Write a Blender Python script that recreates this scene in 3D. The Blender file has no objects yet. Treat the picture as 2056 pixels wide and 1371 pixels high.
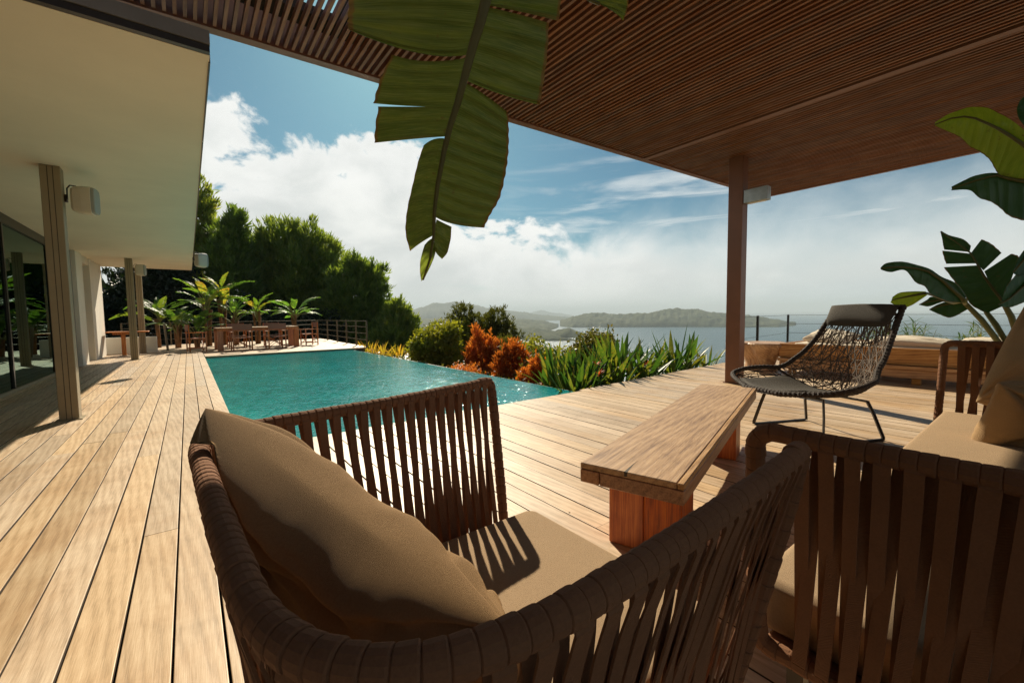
import bpy, math, random
import numpy as np
from mathutils import Vector, Matrix
random.seed(7)
RNG = np.random.default_rng(11)
C = bpy.context.scene.collection
SC = bpy.context.scene
PI = math.pi

# ------------------------------------------------------------------ camera
cam = bpy.data.cameras.new('camera')
cam.sensor_width = 36; cam.lens = 846 / 2056 * 36
cam.clip_start = 0.02; cam.clip_end = 60000
cam_o = bpy.data.objects.new('camera', cam); C.objects.link(cam_o)
_R = Matrix(((0.79288, 0.04865, -0.60743), (-0.60924, 0.04256, -0.79184), (-0.01267, 0.99791, 0.06339)))
cam_o.matrix_world = Matrix.Translation((0, 0, 1.1)) @ _R.to_4x4()
cam.dof.use_dof = False
SC.camera = cam_o

# ------------------------------------------------------------------ sky and sun
SUN_AZ, SUN_EL = math.radians(23), math.radians(35.5)      # azimuth from +Y towards +X
W = bpy.data.worlds.new('World'); SC.world = W; W.use_nodes = True
nt = W.node_tree; N = nt.nodes; Lk = nt.links; N.clear()
def node(t, **k):
    n = N.new(t)
    for a, b in k.items(): setattr(n, a, b)
    return n
def mth(op, a, b=None, c=None, clamp=False):
    n = node('ShaderNodeMath', operation=op, use_clamp=clamp)
    for i, v in enumerate((a, b, c)):
        if v is None: continue
        if isinstance(v, (int, float)): n.inputs[i].default_value = v
        else: Lk.new(v, n.inputs[i])
    return n.outputs[0]
def mrange(v, a, b, c=0.0, d=1.0, smooth=True):
    n = node('ShaderNodeMapRange', interpolation_type='SMOOTHSTEP' if smooth else 'LINEAR')
    Lk.new(v, n.inputs[0])
    for i, x in enumerate((a, b, c, d)):
        if isinstance(x, (int, float)): n.inputs[i + 1].default_value = x
        else: Lk.new(x, n.inputs[i + 1])
    return n.outputs[0]
def mixc(f, a, b):
    n = node('ShaderNodeMix', data_type='RGBA')
    for s, v in ((0, f), (6, a), (7, b)):
        if isinstance(v, tuple): n.inputs[s].default_value = v
        elif isinstance(v, (int, float)): n.inputs[s].default_value = v
        else: Lk.new(v, n.inputs[s])
    return n.outputs[2]
tc = node('ShaderNodeTexCoord'); sep = node('ShaderNodeSeparateXYZ'); Lk.new(tc.outputs['Generated'], sep.inputs[0])
X_, Y_, Z_ = sep.outputs
sky = node('ShaderNodeTexSky', sky_type='NISHITA', sun_disc=False, sun_elevation=SUN_EL, sun_rotation=SUN_AZ,
           altitude=60, air_density=1.0, dust_density=0.6, ozone_density=1.6)
tint = mixc(1.0, sky.outputs[0], (0.108, 0.205, 0.215, 1)); tint.node.blend_type = 'MULTIPLY'
el = mth('ARCSINE', Z_)                                   # radians
az = mth('ARCTAN2', X_, Y_)
cmb = node('ShaderNodeCombineXYZ')                        # stretched cloud coordinates
Lk.new(az, cmb.inputs[0]); Lk.new(mth('MULTIPLY', el, 1.25), cmb.inputs[1])
def noise(vec, scale, detail=6, rough=0.55, dist=0.0, off=(0, 0, 0), sc=(1, 1, 1)):
    m = node('ShaderNodeMapping'); m.inputs['Location'].default_value = off; m.inputs['Scale'].default_value = sc
    Lk.new(vec, m.inputs[0])
    n = node('ShaderNodeTexNoise'); Lk.new(m.outputs[0], n.inputs['Vector'])
    n.inputs['Scale'].default_value = scale; n.inputs['Detail'].default_value = detail
    n.inputs['Roughness'].default_value = rough; n.inputs['Distortion'].default_value = dist
    return n.outputs[0]
P = cmb.outputs[0]
n1 = noise(P, 5.5, 9, 0.60, 0.25, (3.1, 0.4, 0))
n1b = noise(P, 1.7, 2, 0.5, 0.0, (0.7, 1.9, 0))
top = mrange(az, math.radians(20), math.radians(37), math.radians(20.0), math.radians(11.0))
amp = mrange(az, math.radians(36), math.radians(52), 0.50, 0.20)
top = mth('ADD', top, mth('MULTIPLY', mth('SUBTRACT', n1, 0.5), amp))
top = mth('ADD', top, mth('MULTIPLY', mth('SUBTRACT', n1b, 0.5), 0.10))
soft = mrange(az, math.radians(38), math.radians(70), 0.022, 0.16)
cum = mrange(mth('SUBTRACT', top, el), mth('MULTIPLY', soft, -0.55), soft)
gap = mrange(noise(P, 3.2, 4, 0.55, 0.3, (5.5, 2.3, 0), (1, 3.2, 1)), 0.60, 0.75)  # thin places low in the bank
cum = mth('MULTIPLY', cum, mth('SUBTRACT', 1.0, mth('MULTIPLY', gap, 0.25)))
# small torn cloud puffs above the bank and thin cirrus streaks
puff = mrange(noise(P, 7.0, 10, 0.62, 0.5, (1.25, 7.3, 0)), 0.585, 0.73)
puff = mth('MULTIPLY', puff, mrange(az, math.radians(16), math.radians(9)))
puff = mth('MULTIPLY', puff, mrange(el, math.radians(46), math.radians(30)))
streak = mrange(noise(P, 2.6, 8, 0.6, 0.6, (0.2, 0.6, 0), (1.0, 7.0, 1)), 0.47, 0.70)
streak = mth('MULTIPLY', streak, mrange(el, math.radians(24), math.radians(13)))
streak = mth('MULTIPLY', streak, mrange(az, math.radians(30), math.radians(50)))
cl = mth('MAXIMUM', cum, mth('MAXIMUM', mth('MULTIPLY', puff, 0.75), mth('MULTIPLY', streak, 0.7)))
haze_low = mrange(el, math.radians(9), math.radians(1.0), 0.0, 0.8)
cl = mth('MAXIMUM', cl, haze_low)
shade = noise(P, 3.6, 6, 0.55, 0.4, (8.3, 4.4, 0), (1, 1.7, 1))
shade = mrange(shade, 0.38, 0.66)
ccol = mixc(shade, (2.8, 2.92, 2.86, 1), (3.8, 3.84, 3.68, 1))
edge = mrange(mth('SUBTRACT', top, el), 0.0, 0.16)
ccol = mixc(mth('MULTIPLY', mth('SUBTRACT', 1.0, edge), 0.7), ccol, (4.0, 4.02, 3.9, 1))
low = mrange(el, math.radians(4.5), math.radians(0.0), 0.0, 0.7)
azr = mrange(az, math.radians(50), math.radians(80))
ccol = mixc(low, ccol, mixc(azr, (3.4, 3.5, 3.35, 1), (2.1, 2.6, 2.85, 1)))
final = mixc(cl, tint, ccol)
bg = node('ShaderNodeBackground'); bg.inputs[1].default_value = 0.128
out = node('ShaderNodeOutputWorld'); Lk.new(final, bg.inputs[0]); Lk.new(bg.outputs[0], out.inputs[0])

sun = bpy.data.lights.new('sun', 'SUN'); sun.energy = 3.8; sun.angle = math.radians(0.55); sun.color = (1.0, 0.88, 0.68)
so = bpy.data.objects.new('sun', sun); C.objects.link(so)
sd = Vector((math.sin(SUN_AZ) * math.cos(SUN_EL), math.cos(SUN_AZ) * math.cos(SUN_EL), math.sin(SUN_EL)))
so.rotation_euler = (-sd).to_track_quat('-Z', 'Y').to_euler(); so.location = (0, 0, 30)

SC.view_settings.view_transform = 'Standard'; SC.view_settings.look = 'None'
SC.view_settings.gamma = 1; SC.view_settings.use_curve_mapping = False; SC.view_settings.exposure = 1.0
SC.render.engine = 'CYCLES'
SC.cycles.use_denoising = True; SC.cycles.denoiser = 'OPENIMAGEDENOISE'; SC.cycles.denoising_prefilter = 'NONE'; SC.cycles.denoising_input_passes = 'RGB_ALBEDO_NORMAL'
SC.cycles.max_bounces = 8; SC.cycles.transparent_max_bounces = 12
SC.cycles.caustics_reflective = False; SC.cycles.caustics_refractive = False

# ------------------------------------------------------------------ helpers
def props(o, label=None, cat=None, group=None, kind=None):
    if label: o['label'] = label
    if cat: o['category'] = cat
    if group: o['group'] = group
    if kind: o['kind'] = kind
    return o
def empty(name, loc=(0, 0, 0), rz=0.0, label=None, cat=None, group=None, kind=None):
    o = bpy.data.objects.new(name, None); C.objects.link(o)
    o.location = loc; o.rotation_euler = (0, 0, rz); o.empty_display_size = 0.1
    return props(o, label, cat, group, kind)
class MB:
    """collects vertices and faces"""
    def __init__(s): s.v = []; s.f = []
    def add(s, vs, fs):
        b = len(s.v); s.v += [tuple(map(float, v)) for v in vs]; s.f += [tuple(i + b for i in f) for f in fs]; return s
    def box(s, a, b, bev=0.0):
        x0, y0, z0 = a; x1, y1, z1 = b
        if bev <= 0:
            return s.add([(x0,y0,z0),(x1,y0,z0),(x1,y1,z0),(x0,y1,z0),(x0,y0,z1),(x1,y0,z1),(x1,y1,z1),(x0,y1,z1)],
                     [(0,3,2,1),(4,5,6,7),(0,1,5,4),(1,2,6,5),(2,3,7,6),(3,0,4,7)])
        vs = []; e = bev
        for sx in (0, 1):
            for sy in (0, 1):
                for sz in (0, 1):
                    x = (x0, x1)[sx]; y = (y0, y1)[sy]; z = (z0, z1)[sz]
                    dx = (e, -e)[sx]; dy = (e, -e)[sy]; dz = (e, -e)[sz]
                    vs += [(x, y + dy, z + dz), (x + dx, y, z + dz), (x + dx, y + dy, z)]
        V = lambda a_, b_, c_, k: ((a_ * 2 + b_) * 2 + c_) * 3 + k
        fs = []
        fs += [(V(0,0,0,0),V(0,0,1,0),V(0,1,1,0),V(0,1,0,0)), (V(1,0,0,0),V(1,1,0,0),V(1,1,1,0),V(1,0,1,0))]
        fs += [(V(0,0,0,1),V(1,0,0,1),V(1,0,1,1),V(0,0,1,1)), (V(0,1,0,1),V(0,1,1,1),V(1,1,1,1),V(1,1,0,1))]
        fs += [(V(0,0,0,2),V(0,1,0,2),V(1,1,0,2),V(1,0,0,2)), (V(0,0,1,2),V(1,0,1,2),V(1,1,1,2),V(0,1,1,2))]
        for p in (0, 1):
            for q in (0, 1):
                fs.append((V(p,q,0,0),V(p,q,1,0),V(p,q,1,1),V(p,q,0,1)))
                fs.append((V(p,0,q,0),V(p,1,q,0),V(p,1,q,2),V(p,0,q,2)))
                fs.append((V(0,p,q,1),V(1,p,q,1),V(1,p,q,2),V(0,p,q,2)))
        for p in (0,1):
            for q in (0,1):
                for r in (0,1): fs.append((V(p,q,r,0),V(p,q,r,1),V(p,q,r,2)))
        return s.add(vs, fs)
    def prism(s, poly, z0, z1):
        n = len(poly)
        return s.add([(x, y, z0) for x, y in poly] + [(x, y, z1) for x, y in poly],
                     [tuple(range(n))[::-1], tuple(range(n, 2 * n))] + [(i, (i + 1) % n, n + (i + 1) % n, n + i) for i in range(n)])
    def tube(s, pts, rad, n=8, cap=True, flat=1.0, up=None):
        pts = [Vector(p) for p in pts]; k = len(pts)
        if not hasattr(rad, '__len__'): rad = [rad] * k
        vs = []; u = None
        for i, p in enumerate(pts):
            t = (pts[min(i + 1, k - 1)] - pts[max(i - 1, 0)])
            t = t.normalized() if t.length > 1e-9 else Vector((0, 0, 1))
            if u is None:
                h = Vector(up) if up else (Vector((0, 0, 1)) if abs(t.z) < 0.9 else Vector((1, 0, 0)))
                u = (h - t * h.dot(t)).normalized()
            else:
                u = (u - t * u.dot(t)).normalized()
            w = t.cross(u)
            for j in range(n):
                a = 2 * PI * j / n
                q = p + u * (math.cos(a) * rad[i] * flat) + w * (math.sin(a) * rad[i])
                vs.append(q)
        fs = [(i * n + j, i * n + (j + 1) % n, (i + 1) * n + (j + 1) % n, (i + 1) * n + j) for i in range(k - 1) for j in range(n)]
        if cap: fs += [tuple(range(n))[::-1], tuple(range((k - 1) * n, k * n))]
        return s.add(vs, fs)
    def build(s, name, mat, parent=None, smooth=False, world=True, label=None):
        me = bpy.data.meshes.new(name)
        vs = s.v
        if parent is not None and world:
            inv = (Matrix.Translation(parent.location) @ parent.rotation_euler.to_matrix().to_4x4()).inverted() if parent.parent is None else None
            if inv is None:
                ch = Matrix.Identity(4); p = parent
                while p is not None:
                    ch = Matrix.Translation(p.location) @ p.rotation_euler.to_matrix().to_4x4() @ ch; p = p.parent
                inv = ch.inverted()
            vs = [tuple(inv @ Vector(v)) for v in vs]
        me.from_pydata(vs, [], s.f); me.update()
        if mat is not None: me.materials.append(mat)
        if smooth: me.shade_smooth()
        o = bpy.data.objects.new(name, me); C.objects.link(o)
        if parent is not None: o.parent = parent
        if label: o['label'] = label
        return o
def add_obj(name, me, parent=None, loc=(0,0,0), rot=(0,0,0), scale=(1,1,1)):
    o = bpy.data.objects.new(name, me); C.objects.link(o); o.parent = parent
    o.location = loc; o.rotation_euler = rot; o.scale = scale
    return o
def np_mesh(name, V, F, mat, smooth=False):
    me = bpy.data.meshes.new(name); V = np.asarray(V, np.float32); F = np.asarray(F, np.int32); k = F.shape[1]
    me.vertices.add(len(V)); me.vertices.foreach_set('co', V.ravel())
    me.loops.add(F.size); me.loops.foreach_set('vertex_index', F.ravel())
    me.polygons.add(len(F)); me.polygons.foreach_set('loop_start', np.arange(0, F.size, k, dtype=np.int32))
    me.polygons.foreach_set('loop_total', np.full(len(F), k, np.int32))
    me.update(calc_edges=True); me.materials.append(mat)
    if smooth: me.shade_smooth()
    return me
def copy_thing(root, loc, rz, label=None, group=None):
    r = root.copy(); C.objects.link(r); r.location = loc; r.rotation_euler = (0, 0, rz)
    if label: r['label'] = label
    if group: r['group'] = group
    for ch in list(root.children):
        c = ch.copy(); C.objects.link(c); c.parent = r
        for g in list(ch.children):
            d = g.copy(); C.objects.link(d); d.parent = c
    return r
def spline(pts, n):
    """Catmull-Rom through pts, n samples, even in arc length"""
    P_ = [np.array(p, float) for p in pts]; P_ = [2 * P_[0] - P_[1]] + P_ + [2 * P_[-1] - P_[-2]]
    out_ = []
    for i in range(1, len(P_) - 2):
        for t in np.linspace(0, 1, 24, endpoint=False):
            a, b, c, d = P_[i-1:i+3]
            out_.append(0.5 * ((2*b) + (-a+c)*t + (2*a-5*b+4*c-d)*t*t + (-a+3*b-3*c+d)*t**3))
    out_.append(P_[-2]); out_ = np.array(out_)
    L = np.concatenate([[0], np.cumsum(np.linalg.norm(np.diff(out_, axis=0), axis=1))])
    q = np.linspace(0, L[-1], n)
    return np.stack([np.interp(q, L, out_[:, k]) for k in range(out_.shape[1])], 1), L[-1]

# ------------------------------------------------------------------ materials
class Mt:
    def __init__(s, name):
        s.m = bpy.data.materials.new(name); s.m.use_nodes = True
        s.t = s.m.node_tree; s.b = s.t.nodes['Principled BSDF']; s.o = s.t.nodes['Material Output']
        s.tc = None
    def n(s, t, **k):
        x = s.t.nodes.new(t)
        for a, b in k.items(): setattr(x, a, b)
        return x
    def link(s, a, b): s.t.links.new(a, b)
    def coord(s, kind='pos', sc=(1,1,1), rot=(0,0,0)):
        if kind == 'pos': src = s.n('ShaderNodeNewGeometry').outputs['Position']
        else: src = s.n('ShaderNodeTexCoord').outputs['Object']
        m = s.n('ShaderNodeMapping'); m.inputs['Scale'].default_value = sc; m.inputs['Rotation'].default_value = rot
        s.link(src, m.inputs[0]); return m
    def noise(s, vec, scale, detail=4, rough=0.55, dist=0.0):
        x = s.n('ShaderNodeTexNoise'); s.link(vec, x.inputs['Vector'])
        x.inputs['Scale'].default_value = scale; x.inputs['Detail'].default_value = detail
        x.inputs['Roughness'].default_value = rough; x.inputs['Distortion'].default_value = dist
        return x.outputs[0]
    def ramp(s, fac, stops):
        x = s.n('ShaderNodeValToRGB'); s.link(fac, x.inputs[0]); r = x.color_ramp
        while len(r.elements) < len(stops): r.elements.new(0.5)
        for e, (p, c) in zip(r.elements, stops):
            e.position = p; e.color = (*c, 1) if len(c) == 3 else c
        return x.outputs[0]
    def mix(s, f, a, b, mode='MIX'):
        x = s.n('ShaderNodeMix', data_type='RGBA'); x.blend_type = mode
        for i, v in ((0, f), (6, a), (7, b)):
            if isinstance(v, tuple): x.inputs[i].default_value = (*v, 1) if len(v) == 3 else v
            elif isinstance(v, (int, float)): x.inputs[i].default_value = v
            else: s.link(v, x.inputs[i])
        return x.outputs[2]
    def bump(s, h, strength=0.3, dist=0.01):
        x = s.n('ShaderNodeBump'); x.inputs['Strength'].default_value = strength; x.inputs['Distance'].default_value = dist
        s.link(h, x.inputs['Height']); s.link(x.outputs[0], s.b.inputs['Normal']); return s
    def set(s, col=None, rough=None, metal=None, spec=None, **k):
        if col is not None:
            if isinstance(col, tuple): s.b.inputs['Base Color'].default_value = (*col, 1)
            else: s.link(col, s.b.inputs['Base Color'])
        if rough is not None:
            if isinstance(rough, (int, float)): s.b.inputs['Roughness'].default_value = rough
            else: s.link(rough, s.b.inputs['Roughness'])
        if metal is not None: s.b.inputs['Metallic'].default_value = metal
        if spec is not None: s.b.inputs['Specular IOR Level'].default_value = spec
        for a, b in k.items(): s.b.inputs[a].default_value = b
        return s
    def trans(s, col, amount):
        """thin leaf or cloth: part of the light passes through"""
        tr = s.n('ShaderNodeBsdfTranslucent')
        if isinstance(col, tuple): tr.inputs[0].default_value = (*col, 1)
        else: s.link(col, tr.inputs[0])
        mx = s.n('ShaderNodeMixShader'); mx.inputs[0].default_value = amount
        s.link(s.b.outputs[0], mx.inputs[1]); s.link(tr.outputs[0], mx.inputs[2]); s.link(mx.outputs[0], s.o.inputs[0]); return s

def rnd_obj(m): return m.n('ShaderNodeObjectInfo').outputs['Random']
def wood_mat(name, dark, mid, light, axis=1, fine=60.0, rough=0.5, var=0.18, spec=0.4, bump=0.25, dirt=None, obj=False, ring=0.15):
    """wood with grain running along the given world axis"""
    m = Mt(name); sc = [fine, fine, fine]; sc[axis] = fine * 0.035
    g = m.n('ShaderNodeNewGeometry'); ri = rnd_obj(m)
    off = m.n('ShaderNodeVectorMath', operation='SCALE'); off.inputs[0].default_value = (13.0, 17.0, 5.0); m.link(ri, off.inputs['Scale'])
    ad = m.n('ShaderNodeVectorMath', operation='ADD'); m.link(m.n('ShaderNodeTexCoord').outputs['Object'] if obj else g.outputs['Position'], ad.inputs[0]); m.link(off.outputs[0], ad.inputs[1])
    def mp(k):
        x = m.n('ShaderNodeMapping'); x.inputs['Scale'].default_value = k; m.link(ad.outputs[0], x.inputs[0]); return x.outputs[0]
    fineN = m.noise(mp(tuple(sc)), 1.0, 6, 0.65, 0.3)
    sc2 = [9.0] * 3; sc2[axis] = 0.9
    big = m.noise(mp(tuple(sc2)), 1.0, 5, 0.6, 1.4)
    sc3 = [fine * 0.28] * 3; sc3[axis] = fine * 0.012
    medN = m.noise(mp(tuple(sc3)), 1.0, 5, 0.6, 0.5)
    blot = m.noise(mp((3.5, 3.5, 3.5)), 1.0, 6, 0.65, 0.8)
    rings = m.n('ShaderNodeTexWave', wave_type='BANDS', bands_direction='DIAGONAL')
    m.link(mp(tuple(sc2)), rings.inputs[0]); rings.inputs['Scale'].default_value = 1.6; rings.inputs['Distortion'].default_value = 6.0
    rings.inputs['Detail'].default_value = 4; rings.inputs['Detail Scale'].default_value = 1.2
    a = m.mix(0.24, fineN, medN); a = m.mix(ring, a, rings.outputs[1]); a = m.mix(0.25, a, big); a = m.mix(0.20, a, blot)
    col = m.ramp(a, [(0.37, dark), (0.49, mid), (0.61, light)])
    v = m.n('ShaderNodeMapRange'); m.link(ri, v.inputs[0]); v.inputs[3].default_value = 1 - var; v.inputs[4].default_value = 1 + var * 0.6
    hs = m.n('ShaderNodeHueSaturation'); m.link(v.outputs[0], hs.inputs['Value']); m.link(col, hs.inputs['Color'])
    r2 = m.n('ShaderNodeMath', operation='MULTIPLY'); m.link(ri, r2.inputs[0]); r2.inputs[1].default_value = 7.31
    fr = m.n('ShaderNodeMath', operation='FRACT'); m.link(r2.outputs[0], fr.inputs[0])
    v2 = m.n('ShaderNodeMapRange'); m.link(fr.outputs[0], v2.inputs[0]); v2.inputs[3].default_value = 0.85; v2.inputs[4].default_value = 1.15
    m.link(v2.outputs[0], hs.inputs['Saturation'])
    c = hs.outputs[0]
    if dirt:
        mm = m.coord('pos', (1, 1, 1)); d = m.noise(mm.outputs[0], 1.3, 6, 0.62, 0.6)
        c = m.mix(m.ramp(d, [(0.46, (0, 0, 0)), (0.68, (0.75, 0.75, 0.75))]), c, m.mix(1.0, c, dirt, 'MULTIPLY'))
    m.set(c, rough, spec=spec)
    m.bump(m.mix(0.3, fineN, rings.outputs[1]), bump, 0.002)
    return m.m
M = {}
M['deck'] = wood_mat('weathered_deck_wood', (0.34, 0.235, 0.135), (0.54, 0.39, 0.245), (0.67, 0.515, 0.345), 1, 260, 0.48, 0.20, 0.5, 0.3, dirt=(0.80, 0.68, 0.54))
M['deck_x'] = wood_mat('weathered_deck_wood_far', (0.36, 0.235, 0.135), (0.50, 0.355, 0.22), (0.60, 0.45, 0.30), 0, 200, 0.55, 0.16, 0.4, 0.2)
M['teak_top'] = wood_mat('weathered_teak', (0.17, 0.085, 0.032), (0.37, 0.21, 0.090), (0.52, 0.325, 0.155), 0, 200, 0.5, 0.08, 0.45, 0.6, obj=True, ring=0.12)
M['teak_red'] = wood_mat('red_teak', (0.10, 0.020, 0.005), (0.46, 0.090, 0.014), (0.70, 0.20, 0.032), 2, 160, 0.42, 0.12, 0.5, 0.4, obj=True, ring=0.08)
M['teak_edge'] = wood_mat('teak_edge_grain', (0.10, 0.04, 0.018), (0.28, 0.12, 0.045), (0.42, 0.21, 0.09), 0, 150, 0.45, 0.10, 0.5, 0.4, obj=True, ring=0.08)
M['daybed'] = wood_mat('honey_wood', (0.22, 0.09, 0.03), (0.42, 0.20, 0.07), (0.58, 0.32, 0.13), 1, 25, 0.45, 0.10, 0.5, 0.3)
M['stump'] = wood_mat('stump_wood', (0.24, 0.10, 0.03), (0.46, 0.23, 0.08), (0.62, 0.36, 0.16), 2, 12, 0.45, 0.1, 0.5, 0.5)
M['chairwood'] = wood_mat('chair_wood', (0.26, 0.08, 0.03), (0.46, 0.17, 0.06), (0.58, 0.27, 0.11), 2, 30, 0.5, 0.1)
M['slat'] = wood_mat('pergola_slat_wood', (0.13, 0.052, 0.027), (0.22, 0.095, 0.050), (0.30, 0.145, 0.080), 1, 50, 0.55, 0.15, 0.35, 0.1)

def plain(name, col, rough=0.5, metal=0.0, spec=0.5, var=0.08, scale=3.0, bump=0.0, bscale=60):
    m = Mt(name); mm = m.coord('pos')
    nz = m.noise(mm.outputs[0], scale, 5, 0.6)
    lo = tuple(c * (1 - var) for c in col); hi = tuple(min(1, c * (1 + var)) for c in col)
    m.set(m.ramp(nz, [(0.3, lo), (0.7, hi)]), rough, metal, spec)
    if bump: m.bump(m.noise(mm.outputs[0], bscale, 4, 0.6), bump, 0.004)
    return m.m
M['pergola'] = plain('painted_brown_metal', (0.20, 0.085, 0.045), 0.45, 0, 0.5, 0.12)
M['pergola_dark'] = plain('dark_roof_board', (0.030, 0.018, 0.012), 0.8)
M['soffit'] = plain('soffit_render', (0.80, 0.745, 0.62), 0.85, 0, 0.2, 0.05, 1.2, 0.12, 90)
M['render'] = plain('white_render', (0.74, 0.70, 0.62), 0.85, 0, 0.2, 0.05, 2.0, 0.2, 80)
M['gutter'] = plain('dark_gutter', (0.028, 0.030, 0.030), 0.4, 0.3)
M['parapet'] = plain('grey_parapet_sheet', (0.22, 0.23, 0.22), 0.4, 0.4, 0.5, 0.1)
M['column'] = plain('taupe_steel', (0.29, 0.235, 0.145), 0.5, 0.0, 0.4, 0.08, 4)
M['plank_side'] = plain('shaded_plank_edge', (0.07, 0.045, 0.028), 0.9)  # gap shade painted into the plank sides, so the joints look dark
M['groove'] = plain('groove_shadow_gap', (0.05, 0.04, 0.03), 0.8)
M['bronze'] = plain('bronze_frame', (0.035, 0.028, 0.022), 0.35, 0.4)
M['white_plastic'] = plain('ivory_plastic', (0.60, 0.55, 0.44), 0.4)
M['grille'] = plain('grey_grille', (0.30, 0.32, 0.29), 0.6, 0, 0.4, 0.05)
M['steel'] = plain('brushed_steel', (0.42, 0.45, 0.42), 0.35, 0.9, 0.5, 0.15, 12)
M['dark_metal'] = plain('dark_leg_metal', (0.05, 0.042, 0.036), 0.35, 0.6)
M['rail_metal'] = plain('weathered_bronze_post', (0.16, 0.12, 0.07), 0.45, 0.3)
M['cable'] = plain('steel_cable', (0.16, 0.17, 0.17), 0.35, 0.7)
M['stone'] = plain('pale_stone_rim', (0.52, 0.47, 0.38), 0.5, 0, 0.5, 0.15, 8, 0.2)
M['pooltile'] = plain('teal_pool_tile', (0.03, 0.16, 0.16), 0.3)
M['darkroom'] = plain('dim_room_wall', (0.06, 0.055, 0.045), 0.9)  # dimness of the room is put into this dark wall colour
M['diffuser'] = plain('frosted_diffuser', (0.75, 0.72, 0.62), 0.5)
M['soil'] = plain('garden_soil', (0.09, 0.06, 0.035), 0.95, 0, 0.2, 0.3, 6, 0.5, 20)

def fabric(name, col, weave=900.0, rough=0.9, var=0.08, bump=0.5, sheen=0.3):
    m = Mt(name); mm = m.coord('obj')
    w1 = m.n('ShaderNodeTexWave', wave_type='BANDS', bands_direction='X'); w2 = m.n('ShaderNodeTexWave', wave_type='BANDS', bands_direction='Y')
    for w in (w1, w2):
        m.link(mm.outputs[0], w.inputs[0]); w.inputs['Scale'].default_value = weave; w.inputs['Distortion'].default_value = 0.6
    nz = m.noise(mm.outputs[0], 5, 6, 0.6); nf = m.noise(mm.outputs[0], 220, 3, 0.7)
    lo = tuple(c * (1 - var) for c in col); hi = tuple(min(1, c * (1 + var)) for c in col)
    c = m.mix(0.22, m.ramp(nz, [(0.3, lo), (0.7, hi)]), m.ramp(nf, [(0.35, tuple(c * 0.6 for c in col)), (0.65, tuple(min(1, c * 1.35) for c in col))]))
    m.set(c, rough, spec=0.15); m.b.inputs['Sheen Weight'].default_value = sheen; m.b.inputs['Sheen Tint'].default_value = (*[min(1, c * 2.0) for c in col], 1)
    a = m.n('ShaderNodeMath', operation='ADD'); m.link(w1.outputs[1], a.inputs[0]); m.link(nf, a.inputs[1])
    m.bump(a.outputs[0], bump, 0.0012)
    return m.m
M['strap'] = fabric('brown_strap', (0.205, 0.100, 0.053), 900, 0.85, 0.14, 0.35, 0.3)
M['cushion'] = fabric('tan_canvas', (0.36, 0.25, 0.15), 600, 0.9, 0.05, 0.4)
M['pillow'] = fabric('khaki_linen', (0.275, 0.168, 0.080), 500, 0.85, 0.08, 0.5, 0.35)
M['pillow_pale'] = fabric('sand_linen', (0.36, 0.235, 0.12), 500, 0.85, 0.08, 0.5)
M['white_cloth'] = fabric('cream_cotton', (0.62, 0.52, 0.40), 500, 0.9, 0.06, 0.4)
M['charcoal'] = fabric('charcoal_cloth', (0.060, 0.052, 0.042), 700, 0.75, 0.1, 0.4, 0.2)
M['rope_dark'] = fabric('dark_rope', (0.055, 0.042, 0.034), 500, 0.6, 0.1, 0.6, 0.1)
M['rope_light'] = fabric('grey_brown_rope', (0.16, 0.12, 0.09), 500, 0.55, 0.2, 0.6, 0.1)
M['canvas_brown'] = fabric('brown_canvas', (0.24, 0.14, 0.11), 400, 0.9)

def leafmat(name, cols, t=0.35, tcol=None, scale=1.5, rough=0.45, spec=0.4, rnd=0.25):
    m = Mt(name); mm = m.coord('pos')
    nz = m.noise(mm.outputs[0], scale, 4, 0.7); ri = rnd_obj(m)
    a = m.mix(rnd, nz, ri) if rnd else nz
    a = m.mix(0.38, a, m.noise(mm.outputs[0], scale * 9, 2, 0.8))
    k = len(cols); c = m.ramp(a, [(0.30 + 0.4 * i / max(1, k - 1), cc) for i, cc in enumerate(cols)])
    m.set(c, rough, spec=spec)
    tc_ = m.mix(1.0, c, (2.1, 1.9, 0.7), 'MULTIPLY') if tcol is None else tcol
    m.trans(tc_, t); return m.m
M['pine'] = leafmat('pine_needles', [(0.035, 0.07, 0.02), (0.085, 0.15, 0.035), (0.18, 0.23, 0.05), (0.34, 0.25, 0.09)], 0.52, None, 2.2)
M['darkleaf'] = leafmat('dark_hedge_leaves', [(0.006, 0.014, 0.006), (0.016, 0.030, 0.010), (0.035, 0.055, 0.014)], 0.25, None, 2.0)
M['palmleaf'] = leafmat('strelitzia_leaves', [(0.04, 0.10, 0.02), (0.08, 0.17, 0.03), (0.15, 0.22, 0.04), (0.40, 0.24, 0.05)], 0.5, None, 1.1, 0.5, 0.25, 0.5)
M['palmdark'] = leafmat('dark_green_strelitzia_leaves', [(0.03, 0.08, 0.018), (0.06, 0.13, 0.025), (0.14, 0.18, 0.035)], 0.45, None, 1.1, 0.5, 0.25, 0.4)  # plants on the left have darker green leaves
M['palmgreen'] = leafmat('green_strelitzia_leaves', [(0.05, 0.14, 0.03), (0.09, 0.22, 0.05), (0.20, 0.34, 0.07)], 0.45, None, 1.1, 0.5, 0.25, 0.4)
M['agave'] = leafmat('sword_leaves', [(0.025, 0.075, 0.016), (0.045, 0.11, 0.022), (0.07, 0.14, 0.028), (0.20, 0.20, 0.04)], 0.30, None, 3.0, 0.42, 0.3, 0.65)
M['yellowblade'] = leafmat('yellow_blades', [(0.20, 0.20, 0.03), (0.40, 0.30, 0.05), (0.45, 0.25, 0.06)], 0.4, None, 3.0, 0.6, 0.2, 0.5)
M['olive'] = leafmat('yellow_green_leaves', [(0.07, 0.11, 0.015), (0.18, 0.20, 0.025), (0.34, 0.30, 0.04)], 0.4, None, 2.5)
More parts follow.
